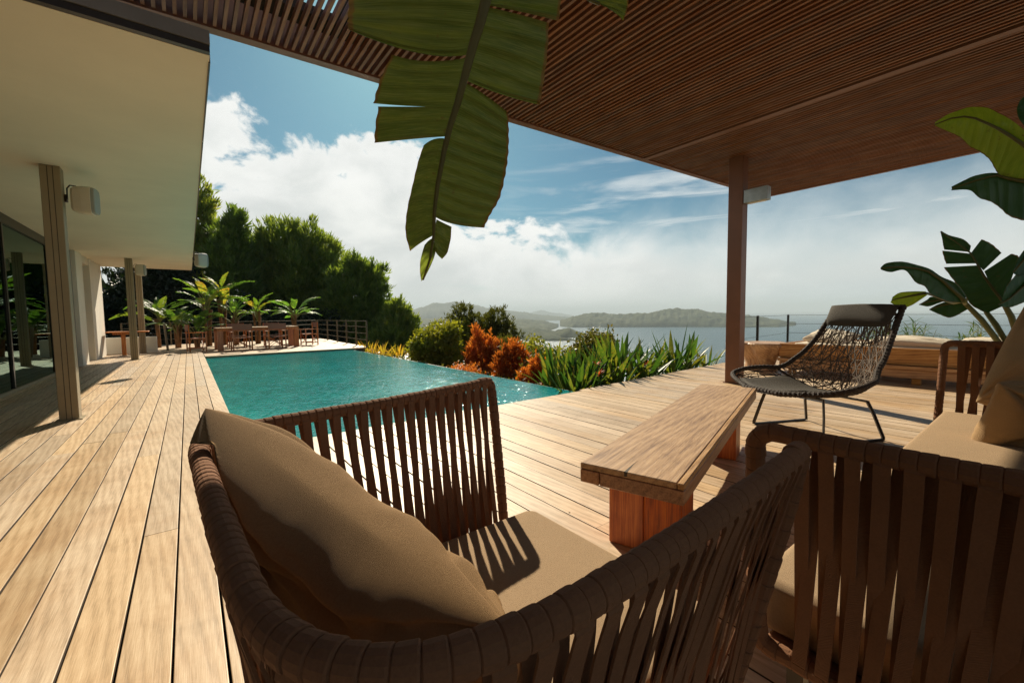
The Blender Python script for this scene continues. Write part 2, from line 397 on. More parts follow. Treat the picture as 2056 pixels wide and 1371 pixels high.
M['brownleaf'] = leafmat('olive_brown_leaves', [(0.035, 0.05, 0.014), (0.09, 0.10, 0.024), (0.19, 0.15, 0.045)], 0.35, None, 2.0)
M['orange'] = leafmat('orange_leaves', [(0.07, 0.07, 0.02), (0.26, 0.075, 0.022), (0.44, 0.14, 0.035), (0.50, 0.24, 0.08)], 0.4, None, 3.0)
M['flower'] = leafmat('orange_red_petals', [(0.60, 0.08, 0.02), (0.75, 0.16, 0.03)], 0.4, (0.9, 0.2, 0.05), 6.0)
M['bark'] = plain('tree_bark', (0.13, 0.085, 0.055), 0.9, 0, 0.2, 0.3, 9, 0.6, 30)
M['trunk_orange'] = plain('fibrous_trunk', (0.20, 0.10, 0.045), 0.85, 0, 0.2, 0.35, 8, 0.5, 30)
M['palestem'] = plain('leaf_stem', (0.17, 0.17, 0.05), 0.5, 0, 0.4, 0.2, 5)

# ------------------------------------------------------------------ terrain, sea, far land
SEA = -60.0
def gz(x, y):
    z = -0.38 - 0.30 * max(0.0, x - 5.0) if y > 4 else -0.7 - 0.25 * max(0.0, x - 5.0)
    if x < 5 and y > 4: z = -0.38
    z -= 0.22 * max(0.0, y - 34)
    z -= 0.05 * max(0.0, -x - 12)
    return max(z, SEA - 3)
def fbm2(x, y, seed=0, oct=5, f0=1.0):
    """cheap value noise sum of sines, arrays"""
    r = np.random.default_rng(seed); s = np.zeros_like(x); a = 1.0; f = f0; tot = 0
    for o in range(oct):
        for k in range(3):
            th = r.uniform(0, 2 * PI); ph = r.uniform(0, 2 * PI)
            s += a * np.sin((x * math.cos(th) + y * math.sin(th)) * f + ph + 1.7 * np.sin((x * math.sin(th) - y * math.cos(th)) * f * 0.6 + ph * 2))
        tot += a * 1.7; a *= 0.5; f *= 2.03
    return s / tot
def ground():
    xs = np.concatenate([np.linspace(-400, -15, 18), np.linspace(-12, 30, 85), np.linspace(34, 420, 40)])
    ys = np.concatenate([np.linspace(-300, -8, 14), np.linspace(-6, 45, 95), np.linspace(50, 500, 40)])
    V = []; F = []
    for j, y in enumerate(ys):
        for i, x in enumerate(xs): V.append((x, y, gz(x, y)))
    V = np.array(V); nz = fbm2(V[:, 0], V[:, 1], 3, 4, 0.9)
    far = np.clip((np.hypot(V[:, 0] - 5, V[:, 1] - 8) - 15) / 40, 0, 1)
    V[:, 2] += nz * (0.05 + 1.2 * far) * (V[:, 2] > SEA - 2)
    # keep the earth below the pool basin and the house floor
    pool = (V[:, 0] > 0.2) & (V[:, 0] < 4.75) & (V[:, 1] > 3.9) & (V[:, 1] < 15.5)
    V[pool, 2] = -1.8
    n = len(xs)
    F = [(j * n + i, j * n + i + 1, (j + 1) * n + i + 1, (j + 1) * n + i) for j in range(len(ys) - 1) for i in range(n - 1)]
    m = Mt('scrub_ground'); mm = m.coord('pos')
    a = m.noise(mm.outputs[0], 0.6, 6, 0.65); b = m.noise(mm.outputs[0], 9, 5, 0.7)
    m.set(m.mix(0.4, m.ramp(a, [(0.35, (0.05, 0.055, 0.02)), (0.5, (0.10, 0.085, 0.04)), (0.65, (0.17, 0.12, 0.07))]),
                m.ramp(b, [(0.35, (0.03, 0.035, 0.012)), (0.65, (0.16, 0.11, 0.06))])), 0.95, spec=0.2)
    m.bump(b, 0.8, 0.05)
    me = np_mesh('ground', V, F, m.m, True)
    return props(add_obj('ground', me), 'scrubby brown hillside falling away from the terrace to the sea', kind='structure')
ground()
def sea():
    m = Mt('sea_water'); mm = m.coord('pos', (1, 1, 1))
    a = m.noise(mm.outputs[0], 0.05, 8, 0.65, 0.5); b = m.noise(mm.outputs[0], 0.9, 3, 0.6)
    m.set((0.05, 0.10, 0.12), 0.30, spec=0.5)
    c = m.mix(0.35, a, b); m.bump(c, 0.9, 3.0)
    xs = np.linspace(-32000, 32000, 33); V = [(x, y, SEA) for y in xs for x in xs]
    F = [(j * 33 + i, j * 33 + i + 1, (j + 1) * 33 + i + 1, (j + 1) * 33 + i) for j in range(32) for i in range(32)]
    props(add_obj('sea', np_mesh('sea', V, F, m.m)), 'calm pale bay water below the terrace', kind='structure')
sea()
def landmat(name, lo, hi, sc):
    m = Mt(name); mm = m.coord('pos')
    a = m.noise(mm.outputs[0], sc, 8, 0.7); b = m.noise(mm.outputs[0], sc * 5, 6, 0.7)
    m.set(m.mix(0.5, m.ramp(a, [(0.38, lo), (0.62, hi)]), m.ramp(b, [(0.4, tuple(c * 0.5 for c in lo)), (0.62, hi)])), 0.95, spec=0.1)
    return m.m
LM = landmat('wooded_far_land', (0.022, 0.045, 0.018), (0.10, 0.11, 0.05), 0.012)
def cam_dir(px_az):  # azimuth from +Y in degrees -> unit direction
    a = math.radians(px_az); return np.array([math.sin(a), math.cos(a)])
def land(name, label, az0, az1, d0, d1, prof, seed, rough=6.0, nu=150, nv=26, mat=None, tree=3.0):
    """a piece of land between two distances; prof(u) = crest height above the sea, u in 0..1 along azimuth"""
    V = []; us = np.linspace(0, 1, nu); vs = np.linspace(0, 1, nv)
    U, Vv = np.meshgrid(us, vs)
    A = np.radians(az0 + (az1 - az0) * U)
    env = np.clip(np.minimum(U, 1 - U) / 0.06, 0, 1) ** 0.5
    d0v = d0 + (1 - env) * (d1 - d0) * 0.4
    D = d0v + (d1 - d0v) * Vv
    x = D * np.sin(A); y = D * np.cos(A)
    n = fbm2(x, y, seed, 5, 14.0 / (d1 - d0 + 300)); tr = fbm2(x, y, seed + 9, 4, 0.09)
    ridge = np.sin(np.clip(Vv, 0, 1) * PI) ** 0.6
    h = np.interp(U, [p[0] for p in prof], [p[1] for p in prof])
    z = SEA - 4 + (h + 4) * ridge * (0.84 + 0.14 * n) + tree * tr * (ridge > 0.25)
    V = np.stack([x, y, z], -1).reshape(-1, 3)
    F = [(j * nu + i, j * nu + i + 1, (j + 1) * nu + i + 1, (j + 1) * nu + i) for j in range(nv - 1) for i in range(nu - 1)]
    me = np_mesh(name, V, F, mat or LM, False)
    props(add_obj(name, me), label, kind='structure')
# azimuths: picture column px sits at 37.5 + atan((px-1028)/846)
land('mountain', 'hazy far mountain with a rounded top across the bay', 20.5, 46, 3900, 5400, [(0, 40), (0.10, 120), (0.24, 205), (0.36, 222), (0.50, 190), (0.62, 135), (0.72, 100), (0.80, 70), (0.88, 55), (1, 22)], 5, nu=260, tree=5)
land('hill', 'faint distant peak behind the far shore', 37, 46, 8200, 9600, [(0, 40), (0.3, 95), (0.5, 170), (0.62, 120), (0.8, 95), (1, 20)], 6, tree=5)
land('headland', 'long wooded headland across the bay behind the post', 44.0, 71.5, 1900, 2600, [(0, 30), (0.06, 52), (0.15, 66), (0.28, 72), (0.45, 78), (0.62, 82), (0.76, 70), (0.86, 42), (0.94, 22), (1, 6)], 8, nu=420, nv=40, tree=4.5)
land('hill', 'low wooded shore at the foot of the mountain', 20, 43.8, 1500, 2700, [(0, 45), (0.35, 56), (0.6, 50), (0.8, 44), (0.92, 30), (1, 8)], 12, nu=300, nv=34, tree=4)
land('headland', 'dark wooded point reaching into the bay left of the islet', 33, 44.5, 1010, 1330, [(0, 30), (0.4, 36), (0.7, 26), (0.9, 14), (1, 4)], 17, nu=200, tree=2.6)
land('island', 'low rocky islet just off the wooded point', 42.5, 47.2, 1080, 1230, [(0, 4), (0.25, 20), (0.6, 25), (0.85, 14), (1, 3)], 23, nu=120, tree=2.0)
land('island', 'thin reef of rocks in front of the islet', 39.5, 46.3, 960, 1010, [(0, 2), (0.3, 9), (0.7, 8), (1, 2)], 29, nu=120, tree=1.2)
land('island', 'tiny flat rock standing alone in the bay', 48.5, 51.5, 930, 960, [(0, 0), (0.3, 5), (0.55, 4.0), (0.75, 1.5), (1, 1)], 31, nu=60, tree=0.6)
land('beach', 'narrow pale sand strip seen beside the pines', 20, 29, 900, 990, [(0, 3), (0.5, 4), (1, 2)], 37, nu=60, mat=plain('beach_sand', (0.62, 0.52, 0.42), 0.9, scale=0.02), tree=0.4)

# ------------------------------------------------------------------ decks
def plank_mesh(name, w, t, mat):
    """unit-length plank along +Y with eased top edges"""
    e = 0.0016; pr = [(0, -t), (w, -t), (w, -e), (w - e * 0.6, 0 - e * 0.25), (w - e * 1.6, 0), (e * 1.6, 0), (e * 0.6, -e * 0.25), (0, -e)]
    k = len(pr); V = [(x, 0, z) for x, z in pr] + [(x, 1, z) for x, z in pr]
    F = [tuple(range(k))[::-1], tuple(range(k, 2 * k))] + [(i, (i + 1) % k, k + (i + 1) % k, k + i) for i in range(k)]
    F = [f[::-1] for f in F]
    me = bpy.data.meshes.new(name); me.from_pydata(V, [], F); me.update(); me.materials.append(mat); me.materials.append(M['plank_side'])
    for p_ in me.polygons:
        if abs(p_.normal.z) < 0.5: p_.material_index = 1
    return me
deck = empty('deck', (0, 0, 0), 0, 'weathered timber terrace around the pool', kind='structure')
PITCH = 0.142
pm = plank_mesh('plank', PITCH - 0.0075, 0.024, M['deck'])
def run(x, y0, y1, lens):
    y = y0 - random.uniform(0, lens * 0.5); first = True
    while y < y1:
        L = lens * random.uniform(0.75, 1.2); a = max(y, y0); b = min(y + L, y1)
        if y1 - b < 0.35: b = y1
        if b - a > 0.3:
            o = add_obj('plank', pm, deck, (x + random.uniform(-.0012, .0012), a, random.uniform(-0.0015, 0.0015)), (0, 0, 0), (1, b - a - 0.0015, 1))
        y = b if b >= y1 else y + L
x = 0.338 - 18 * PITCH + 0.0  # left walk, ends at the pool's left edge
for i in range(18): run(x + i * PITCH, -2.4, 17.35, 4.4)
x = 0.338
for i in range(29): run(x + i * PITCH, -2.4, 4.15, 4.6)
x0r = 0.338 + 29 * PITCH
n = 0
while x0r + n * PITCH < 13.95:
    xx = x0r + n * PITCH; run(xx, -2.4, 4.22 + 0.045 * (xx - 4.4), 4.0 if xx < 9 else 8.5); n += 1
# bearers and dark underside keep the joints dark
b = MB()
for q in np.arange(-2.2, 17.2, 0.5): b.box((-2.2, q, -0.09), (0.33, q + 0.05, -0.026))
for q in np.arange(-2.2, 4.1, 0.5): b.box((0.345, q, -0.09), (13.9, q + 0.05, -0.026))
b.build('bearer', M['bark'], deck)['kind'] = 'stuff'
b = MB(); b.box((-2.3, -2.4, -0.36), (0.33, 17.3, -0.12)); b.box((0.335, -2.4, -0.36), (13.9, 4.05, -0.12))
b.build('underside', M['pergola_dark'], deck)
# screw heads / knots seen near the camera
b = MB()
for (sx, sy) in ((-0.247, 1.03), (0.10, 1.62), (2.4, 1.9), (1.63, 1.62)):
    b.tube([(sx, sy, -0.001), (sx, sy, 0.0012)], 0.0045, 10)
b.build('screw', M['groove'], deck)
# dining deck beyond the pool, boards along X
dd = empty('deck', (0, 0, 0), 0, 'far timber platform beyond the pool with the dining set', kind='structure')
pmx = plank_mesh('plank', PITCH - 0.006, 0.024, M['deck_x'])
poly_r = [(15.2, 5.05), (15.85, 5.22), (19.2, 5.25), (21.5, 5.42), (23.3, 5.35)]
y = 15.20
while y < 23.2:
    xr = np.interp(y, [p[0] for p in poly_r], [p[1] for p in poly_r])
    xl = 0.345 if y < 17.36 else -2.3
    o = add_obj('plank', pmx, dd, (xr, y, 0.0), (0, 0, PI / 2), (1, xr - xl, 1))
    o.location = (xr, y, 0); y += PITCH
b = MB(); b.box((0.345, 15.2, -0.34), (5.0, 23.3, -0.03)); b.box((-2.3, 17.4, -0.36), (0.34, 23.3, -0.03)); b.build('underside', M['pergola_dark'], dd)
b = MB(); b.box((0.342, 15.165, -0.05), (5.05, 15.195, -0.001)); b.build('edge_board', M['deck_x'], dd)

# ------------------------------------------------------------------ swimming pool
pool = empty('swimming_pool', (0.345, 4.16, -0.06), 0, 'teal infinity pool set into the timber terrace', kind='structure')
PX0, PX1, PY0, PY1, WZ = 0.345, 4.47, 4.155, 15.165, -0.062
b = MB()
b.box((PX0 - 0.15, PY0 - 0.15, -1.7), (PX1 + 0.1, PY1 + 0.15, -1.5))
b.box((PX0 - 0.15, PY0, -1.5), (PX0 - 0.006, PY1, -0.030))
b.box((PX0 - 0.15, PY0 - 0.15, -1.5), (PX1 + 0.1, PY0 - 0.006, -0.030))
b.box((PX0 - 0.006, PY1 + 0.006, -1.5), (PX1 + 0.1, PY1 + 0.15, -0.055))
b.build('basin', M['pooltile'], pool)
b = MB(); b.box((PX1 - 0.02, PY0 + 0.002, -1.5), (PX1 + 0.10, PY1 + 0.0, WZ - 0.003), 0.008)
b.build('overflow_rim', M['stone'], pool)
m = Mt('pool_water'); mm = m.coord('pos')
mm2 = m.coord('pos', (1.0, 0.5, 1), (0, 0, 0.9))
r1 = m.noise(mm2.outputs[0], 5.0, 5, 0.55, 1.0); r2 = m.noise(mm.outputs[0], 1.4, 3, 0.5, 0.8); r3 = m.noise(mm2.outputs[0], 16, 3, 0.5, 1.2)
deep = m.noise(mm.outputs[0], 0.5, 3, 0.5)
caus = m.n('ShaderNodeTexVoronoi', feature='SMOOTH_F1'); m.link(mm2.outputs[0], caus.inputs['Vector']); caus.inputs['Scale'].default_value = 2.6
m.set(m.mix(0.25, m.ramp(deep, [(0.3, (0.004, 0.19, 0.21)), (0.7, (0.012, 0.33, 0.335))]), m.ramp(r1, [(0.35, (0.0, 0.10, 0.125)), (0.65, (0.04, 0.46, 0.44))])), 0.075, spec=0.5, IOR=1.5)
h = m.mix(0.35, m.mix(0.5, r1, r2), r3); m.bump(h, 0.42, 0.08)
nx, ny = 60, 150
V = [(PX0 + (PX1 + 0.075 - PX0) * i / nx, PY0 + (PY1 - PY0) * j / ny, WZ) for j in range(ny + 1) for i in range(nx + 1)]
V = np.array(V); V[:, 2] += 0.0022 * fbm2(V[:, 0] * 2, V[:, 1] * 2, 4, 3, 3.0)
F = [(j * (nx + 1) + i, j * (nx + 1) + i + 1, (j + 1) * (nx + 1) + i + 1, (j + 1) * (nx + 1) + i) for j in range(ny) for i in range(nx)]
wo = add_obj('water', np_mesh('water', V - np.array(pool.location), F, m.m, True), pool); wo['kind'] = 'structure'

# ------------------------------------------------------------------ house
house = empty('house', (-2.2, 6, 0), 0, 'modern white villa wing with deep overhanging roof and glass wall', 'house')
rf = MB(); rf.box((-8.5, 3.34, 2.75), (0.19, 18.2, 2.80)); roof = rf.build('roof', M['soffit'], house)
b = MB(); b.box((-8.5, 3.30, 2.752), (0.19, 3.338, 2.792)); b.build('gutter', M['gutter'], roof)
b = MB(); b.box((-8.5, 3.29, 2.794), (0.192, 3.338, 2.876)); b.box((0.12, 3.342, 2.802), (0.185, 18.18, 2.90)); b.box((-8.5, 3.342, 2.84), (0.118, 18.18, 2.89)); b.build('parapet', M['parapet'], roof)
b = MB(); b.box((0.186, 3.42, 2.742), (0.196, 18.2, 2.902)); b.build('drip_edge', M['bronze'], roof)
# glass wall at x = -2.2 with bronze frames
glass = Mt('tinted_glass'); gl = glass.n('ShaderNodeBsdfGlossy'); gl.inputs['Roughness'].default_value = 0.01; gl.inputs['Color'].default_value = (0.50, 0.72, 0.66, 1)
tr = glass.n('ShaderNodeBsdfTransparent'); tr.inputs[0].default_value = (0.30, 0.42, 0.36, 1)
fr = glass.n('ShaderNodeFresnel'); fr.inputs[0].default_value = 1.6
mx = glass.n('ShaderNodeMixShader'); glass.link(fr.outputs[0], mx.inputs[0]); glass.link(tr.outputs[0], mx.inputs[1]); glass.link(gl.outputs[0], mx.inputs[2]); glass.link(mx.outputs[0], glass.o.inputs[0])
ym = [-2.2, 1.8, 5.8, 9.9, 13.0]
for a, c in zip(ym[:-1], ym[1:]):
    b = MB(); b.box((-2.215, a + 0.03, 0.05), (-2.203, c - 0.03, 2.60)); b.build('window_pane', glass.m, house)
b = MB(); b.box((-2.25, -2.2, 2.602), (-2.17, 13.0, 2.749)); b.build('window_header', M['bronze'], house)
b = MB(); b.box((-2.26, -2.2, -0.02), (-2.17, 13.0, 0.048)); b.build('window_sill', M['column'], house)
for a in ym:
    b = MB(); b.box((-2.24, a - 0.028, 0.05), (-2.18, a + 0.028, 2.60)); b.build('window_frame', M['bronze'], house)
b = MB(); b.box((-2.30, 13.03, 0.0), (-2.08, 13.45, 2.748), 0.004); b.box((-2.26, 13.46, 0.0), (-2.12, 14.25, 2.748), 0.004); b.build('sliding_door_frame', M['bronze'], house)
b = MB(); b.box((-2.6, 14.27, -0.02), (-2.04, 15.05, 2.749), 0.006); b.build('pier', M['render'], house)
b = MB(); b.box((-2.6, 16.05, -0.02), (-2.04, 17.95, 2.749), 0.006); b.build('pier', M['render'], house)
b = MB(); b.box((-2.50, 15.06, 0.02), (-2.45, 16.04, 2.55)); b.build('window_pane', glass.m, house)
b = MB(); b.box((-2.6, 15.055, 2.56), (-2.06, 16.045, 2.748)); b.build('lintel', M['render'], house)
b = MB(); b.box((-8.5, -2.2, -0.06), (-2.31, 18.0, -0.01)); b.build('floor', M['deck_x'], house)
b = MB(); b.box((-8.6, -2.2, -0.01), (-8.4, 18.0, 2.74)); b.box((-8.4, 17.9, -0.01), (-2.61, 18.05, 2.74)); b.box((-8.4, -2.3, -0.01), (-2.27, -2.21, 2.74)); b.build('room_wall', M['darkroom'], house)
b = MB()
for k in range(26):   # pleated curtain behind the glass
    y0 = 11.15 + k * 0.055; b.box((-2.62 - 0.03 * (k % 2), y0, 0.02), (-2.60 - 0.03 * (k % 2), y0 + 0.052, 2.6))
b.build('curtain', M['white_cloth'], house)
wl = empty('garden_wall', (-1.5, 18.6, 0), 0, 'low white rendered wall closing the left end of the terrace', 'wall')
b = MB(); b.box((-2.3, 18.5, -0.02), (-0.86, 18.7, 0.52), 0.006); b.build('wall', M['render'], wl)
# ------------------------------------------------------------------ columns, speakers
def column(y, x, label):
    t = empty('column', (x, y, 0), 0, label, 'column', 'steel columns under the house roof')
    w = 0.078
    b = MB(); b.box((-w, -w, 0), (w, w, 2.748), 0.004); b.build('shaft', M['column'], t, world=False)
    for g in (-0.020, 0.022):
        b = MB(); b.box((g - 0.0028, -w - 0.0015, 0.01), (g + 0.0028, -w - 0.0002, 2.74)); b.build('groove', M['groove'], t, world=False)
    b = MB(); b.box((-w - 0.03, -w - 0.03, 0.001), (w + 0.03, w + 0.03, 0.010)); b.build('base_plate', M['column'], t, world=False)
    return t
column(6.70, -1.09, 'nearest tall taupe steel column on the left of the deck')
column(15.45, -1.20, 'middle taupe steel column in front of the small side table')
column(18.20, -1.20, 'farthest slim taupe column beside the low white wall')
def speaker(x, y, z, rz, s, label, up=False):
    t = empty('speaker', (x, y, z), rz, label, 'speaker', 'outdoor speakers on the house')
    mb = MB(); n = 20; prof = []
    W_, H_, D_ = 0.085 * s, 0.135 * s, 0.16 * s
    def loop(yy, k):
        pts = []
        for i in range(n):
            a = 2 * PI * i / n; cx = math.copysign(abs(math.cos(a)) ** 0.45, math.cos(a)); cz = math.copysign(abs(math.sin(a)) ** 0.45, math.sin(a))
            pts.append((cx * W_ * k, yy, cz * H_ * k))
        return pts
    V = []; ks = [(-D_ / 2, 0.80), (-D_ / 2 + 0.02 * s, 0.92), (0.0, 1.0), (D_ / 2 - 0.012 * s, 1.0), (D_ / 2 - 0.01 * s, 0.965)]
    for yy, k in ks: V += loop(yy, k)
    F = [(i * n + j, i * n + (j + 1) % n, (i + 1) * n + (j + 1) % n, (i + 1) * n + j) for i in range(len(ks) - 1) for j in range(n)] + [tuple(range(n))[::-1], tuple(range(4 * n, 5 * n))]
    mb.add(V, F); mb.build('body', M['white_plastic'], t, world=False)
    mb = MB(); V = loop(D_ / 2 - 0.012 * s, 0.955) + loop(D_ / 2 + 0.012 * s, 0.93) + loop(D_ / 2 + 0.018 * s, 0.86)
    F = [(i * n + j, i * n + (j + 1) % n, (i + 1) * n + (j + 1) % n, (i + 1) * n + j) for i in range(2) for j in range(n)] + [tuple(range(2 * n, 3 * n))]
    mb.add(V, F); mb.build('grille', M['grille'], t, world=False)
    mb = MB()
    mb.tube([(-0.0, -D_ / 2 + 0.03, H_ + 0.001), (0, -D_ / 2 - 0.02, H_ + 0.006), (0, -D_ / 2 - 0.045, H_ - 0.03), (0, -D_ / 2 - 0.048, 0.0)], 0.012, 8, flat=0.5)
    mb.box((-0.02, -D_ / 2 - 0.075, -0.03), (0.02, -D_ / 2 - 0.048, 0.05)); mb.build('bracket', M['dark_metal'], t, world=False)
    return t
speaker(-0.855, 6.72, 2.43, math.radians(-100), 1.12, 'ivory speaker bracketed to the nearest column')
speaker(-0.97, 15.5, 2.45, math.radians(-100), 1.15, 'ivory speaker bracketed to the middle column')
speaker(0.335, 13.6, 2.60, math.radians(-60), 1.35, 'white speaker hanging at the outer edge of the roof')

# ------------------------------------------------------------------ pergola
pg = empty('pergola', (6.6, 3.05, 0), 0, 'red brown slatted pergola roof on a square post over the seating', 'pergola')
ZP = 3.40
def ye(x): return 4.20 + (3.68 - 4.20) * (x - 0.2) / 9.15     # far edge runs slightly askew
sm_ = MB(); sm_.box((0, -1, -0.0), (0.024, 0, 0.055)); 
smesh = bpy.data.meshes.new('slat'); smesh.from_pydata(sm_.v, [], sm_.f); smesh.materials.append(M['slat'])
SP = 0.0615; i = 0; xx = -2.5
while xx < 9.28:
    if not (5.48 < xx < 5.60):
        L = ye(xx) - 0.02 + 2.2
        add_obj('slat', smesh, pg, (xx - 6.6, ye(xx) - 0.02 - 3.05, ZP), (0, 0, 0), (1, L, 1))
    xx += SP
def beam(mb, p0, p1, w, z0, z1):
    p0 = Vector(p0).to_2d(); p1 = Vector(p1).to_2d(); d = (p1 - p0).normalized(); n_ = Vector((-d.y, d.x)) * w / 2
    mb.prism([tuple(p0 - n_), tuple(p1 - n_), tuple(p1 + n_), tuple(p0 + n_)], z0, z1)
b = MB(); beam(b, (-2.6, ye(-2.6) + 0.035), (9.40, ye(9.40) + 0.035), 0.09, ZP - 0.012, ZP + 0.30); b.build('edge_beam', M['pergola'], pg)
b = MB(); beam(b, (-2.6, ye(-2.6) + 0.10), (9.42, ye(9.42) + 0.10), 0.035, ZP + 0.02, ZP + 0.26); b.build('edge_beam', M['pergola'], pg)
b = MB(); beam(b, (9.33, -2.2), (9.33, ye(9.33) - 0.012), 0.08, ZP - 0.010, ZP + 0.30); b.build('side_beam', M['pergola'], pg)
b = MB(); beam(b, (5.535, -2.2), (5.535, ye(5.5) - 0.012), 0.085, ZP - 0.014, ZP + 0.30); b.build('cross_beam', M['pergola'], pg)
b = MB()
b.box((1.08, -2.2, ZP + 0.10), (5.48, 3.66, ZP + 0.13)); b.box((5.59, -2.2, ZP + 0.10), (9.28, 3.66, ZP + 0.13)); b.box((-2.5, 3.70, ZP + 0.08), (9.28, 3.73, ZP + 0.15))
b.box((-2.5, 3.735, ZP + 0.12), (5.4, 3.95, ZP + 0.14)); b.build('roof_board', M['pergola_dark'], pg)
b = MB()
for q in np.arange(-1.6, 3.4, 1.2): b.box((-2.5, q, ZP + 0.056), (1.07, q + 0.05, ZP + 0.13))
b.build('rafter', M['pergola'], pg)
b = MB(); b.box((6.60, 2.95, 0.0), (6.77, 3.16, ZP + 0.099), 0.004); b.build('post', M['pergola'], pg)
b = MB(); b.box((6.58, 2.93, 0.001), (6.79, 3.18, 0.012)); b.build('base_plate', M['pergola'], pg)
lm = empty('wall_lamp', (6.70, 2.80, 2.62), 0, 'brushed steel box lamp fixed to the pergola post', 'lamp')
b = MB(); b.box((6.615, 2.62, 2.70), (6.74, 2.945, 2.89), 0.004); b.build('housing', M['steel'], lm)
b = MB(); b.box((6.64, 2.66, 2.693), (6.715, 2.90, 2.6985)); b.build('diffuser', M['diffuser'], lm)

# ------------------------------------------------------------------ strap furniture
def resample(pts, n):
    A, L = spline(pts, n); return A, L
def wrapped_tube(mb, pts, r, pitch=0.033, n=14, seed=0):
    """tube bound with overlapping fabric wraps: a small step at every turn"""
    A, L = resample(pts, 400); rr = random.Random(seed)
    k = max(2, int(L / pitch)); q = []; rad = []
    for i in range(k):
        s0 = i / k; s1 = (i + 1) / k; j = rr.uniform(-0.0008, 0.0008)
        for f, a in ((0.02, -0.0020), (0.09, 0.0002), (0.45, 0.0010), (0.9, 0.0014), (0.985, 0.0004)):
            q.append(s0 + (s1 - s0) * f); rad.append(r + a + j)
    q = np.array(q) * (len(A) - 1); idx = np.arange(len(A))
    P_ = np.stack([np.interp(q, idx, A[:, c]) for c in range(3)], 1)
    # rings lean a little, as a spiral wrap does
    mb.tube([Vector(p) for p in P_], rad, n)
    return A
def ribbon(p0, p1, out0, out1, along, w, t, r, bow=0.0, twist=0.0):
    """flat strap from rail p0 down to rail p1; out = side it leaves the rail on"""
    p0 = Vector(p0); p1 = Vector(p1); al = Vector(along).normalized()
    pts = []; d = (p1 - p0).normalized()
    n0 = (Vector(out0) - d * Vector(out0).dot(d)).normalized(); n1 = (Vector(out1) - d * Vector(out1).dot(d)).normalized()
    pts.append(p0 + n0 * (r * 0.80) + d * 0.0); pts.append(p0 + n0 * (r + 0.0025) + d * (r * 0.9))
    for f in (0.14, 0.38, 0.62, 0.86):
        pts.append(p0.lerp(p1, f) + n0 * (r * (1 - f)) * 0.9 + n1 * (r * f) * 0.9 + n0 * bow * math.sin(f * PI))
    pts.append(p1 + n1 * (r + 0.0025) - d * (r * 0.9)); pts.append(p1 + n1 * (r * 0.80))
    V = []; F = []; k = len(pts)
    for i, p in enumerate(pts):
        tg = (pts[min(i + 1, k - 1)] - pts[max(i - 1, 0)]).normalized()
        a2 = (al - tg * al.dot(tg)).normalized()
        ang = twist * math.sin(PI * i / (k - 1)); nn = tg.cross(a2)
        a3 = a2 * math.cos(ang) + nn * math.sin(ang); n3 = tg.cross(a3)
        V += [p - a3 * w / 2 - n3 * t / 2, p + a3 * w / 2 - n3 * t / 2, p + a3 * w / 2 + n3 * t / 2, p - a3 * w / 2 + n3 * t / 2]
    for i in range(k - 1):
        for j in range(4): F.append((i * 4 + j, i * 4 + (j + 1) % 4, (i + 1) * 4 + (j + 1) % 4, (i + 1) * 4 + j))
    F += [(3, 2, 1, 0), tuple(range((k - 1) * 4, k * 4))]
    return V, F
def strap_panel(parent, top, bot, pitch, w, r, s0=0.0, s1=1.0, seed=1, shift=0.5, same=False):
    T, LT = resample(top, 500); B_, LB = resample(bot, 500); rr = random.Random(seed)
    n = int(LT * (s1 - s0) / pitch)
    def at(A, s): s = min(max(s, 0), 1) * 499; i = min(int(s), 498); f = s - i; return A[i] * (1 - f) + A[i + 1] * f
    for i in range(n):
        s = s0 + (s1 - s0) * (i + 0.5) / n; ds = (s1 - s0) / n
        for lay in (0, 1):
            if same: sa = s; sb = s + ds * (shift if lay else 0.0) + rr.uniform(-0.10, 0.10) * ds
            else: sa = s + (0.0 if lay == 0 else ds * 0.5); sb = sa + ds * (shift if lay == 0 else -shift) + rr.uniform(-0.08, 0.08) * ds
            if sa > s1 or sb > s1 + 0.01: continue
            a = at(T, sa); b_ = at(B_, sb)
            al = at(T, sa + 0.01) - at(T, sa - 0.01); al = Vector(al).normalized()
            dn = (Vector(b_) - Vector(a)).normalized(); out = dn.cross(al).normalized()
            sg = 1 if lay == 0 else -1
            V, F = ribbon(a, b_, out * sg, out * -sg, al, w * rr.uniform(0.94, 1.06), 0.0035, r, rr.uniform(-0.004, 0.004), rr.uniform(-0.25, 0.25))
            mb = MB().add(V, F); mb.build('strap', M['strap'], parent)
def hull_cushion(mb, c, ux, uy, uz, hx, hy, hz, e=0.35, n=28, m=18):
    """rounded box cushion: superellipsoid with crowned faces"""
    c = Vector(c); V = []; F = []
    sg = lambda v, p: math.copysign(abs(v) ** p, v)
    for i in range(m + 1):
        ph = -PI / 2 + PI * i / m
        for j in range(n):
            th = 2 * PI * j / n
            x = sg(math.cos(ph), e) * sg(math.cos(th), e * 0.55); y = sg(math.cos(ph), e) * sg(math.sin(th), e * 0.55); z = sg(math.sin(ph), e)
            V.append(c + ux * x * hx + uy * y * hy + uz * z * hz)
    F = [(i * n + j, i * n + (j + 1) % n, (i + 1) * n + (j + 1) % n, (i + 1) * n + j) for i in range(m) for j in range(n)]
    return mb.add(V, F)
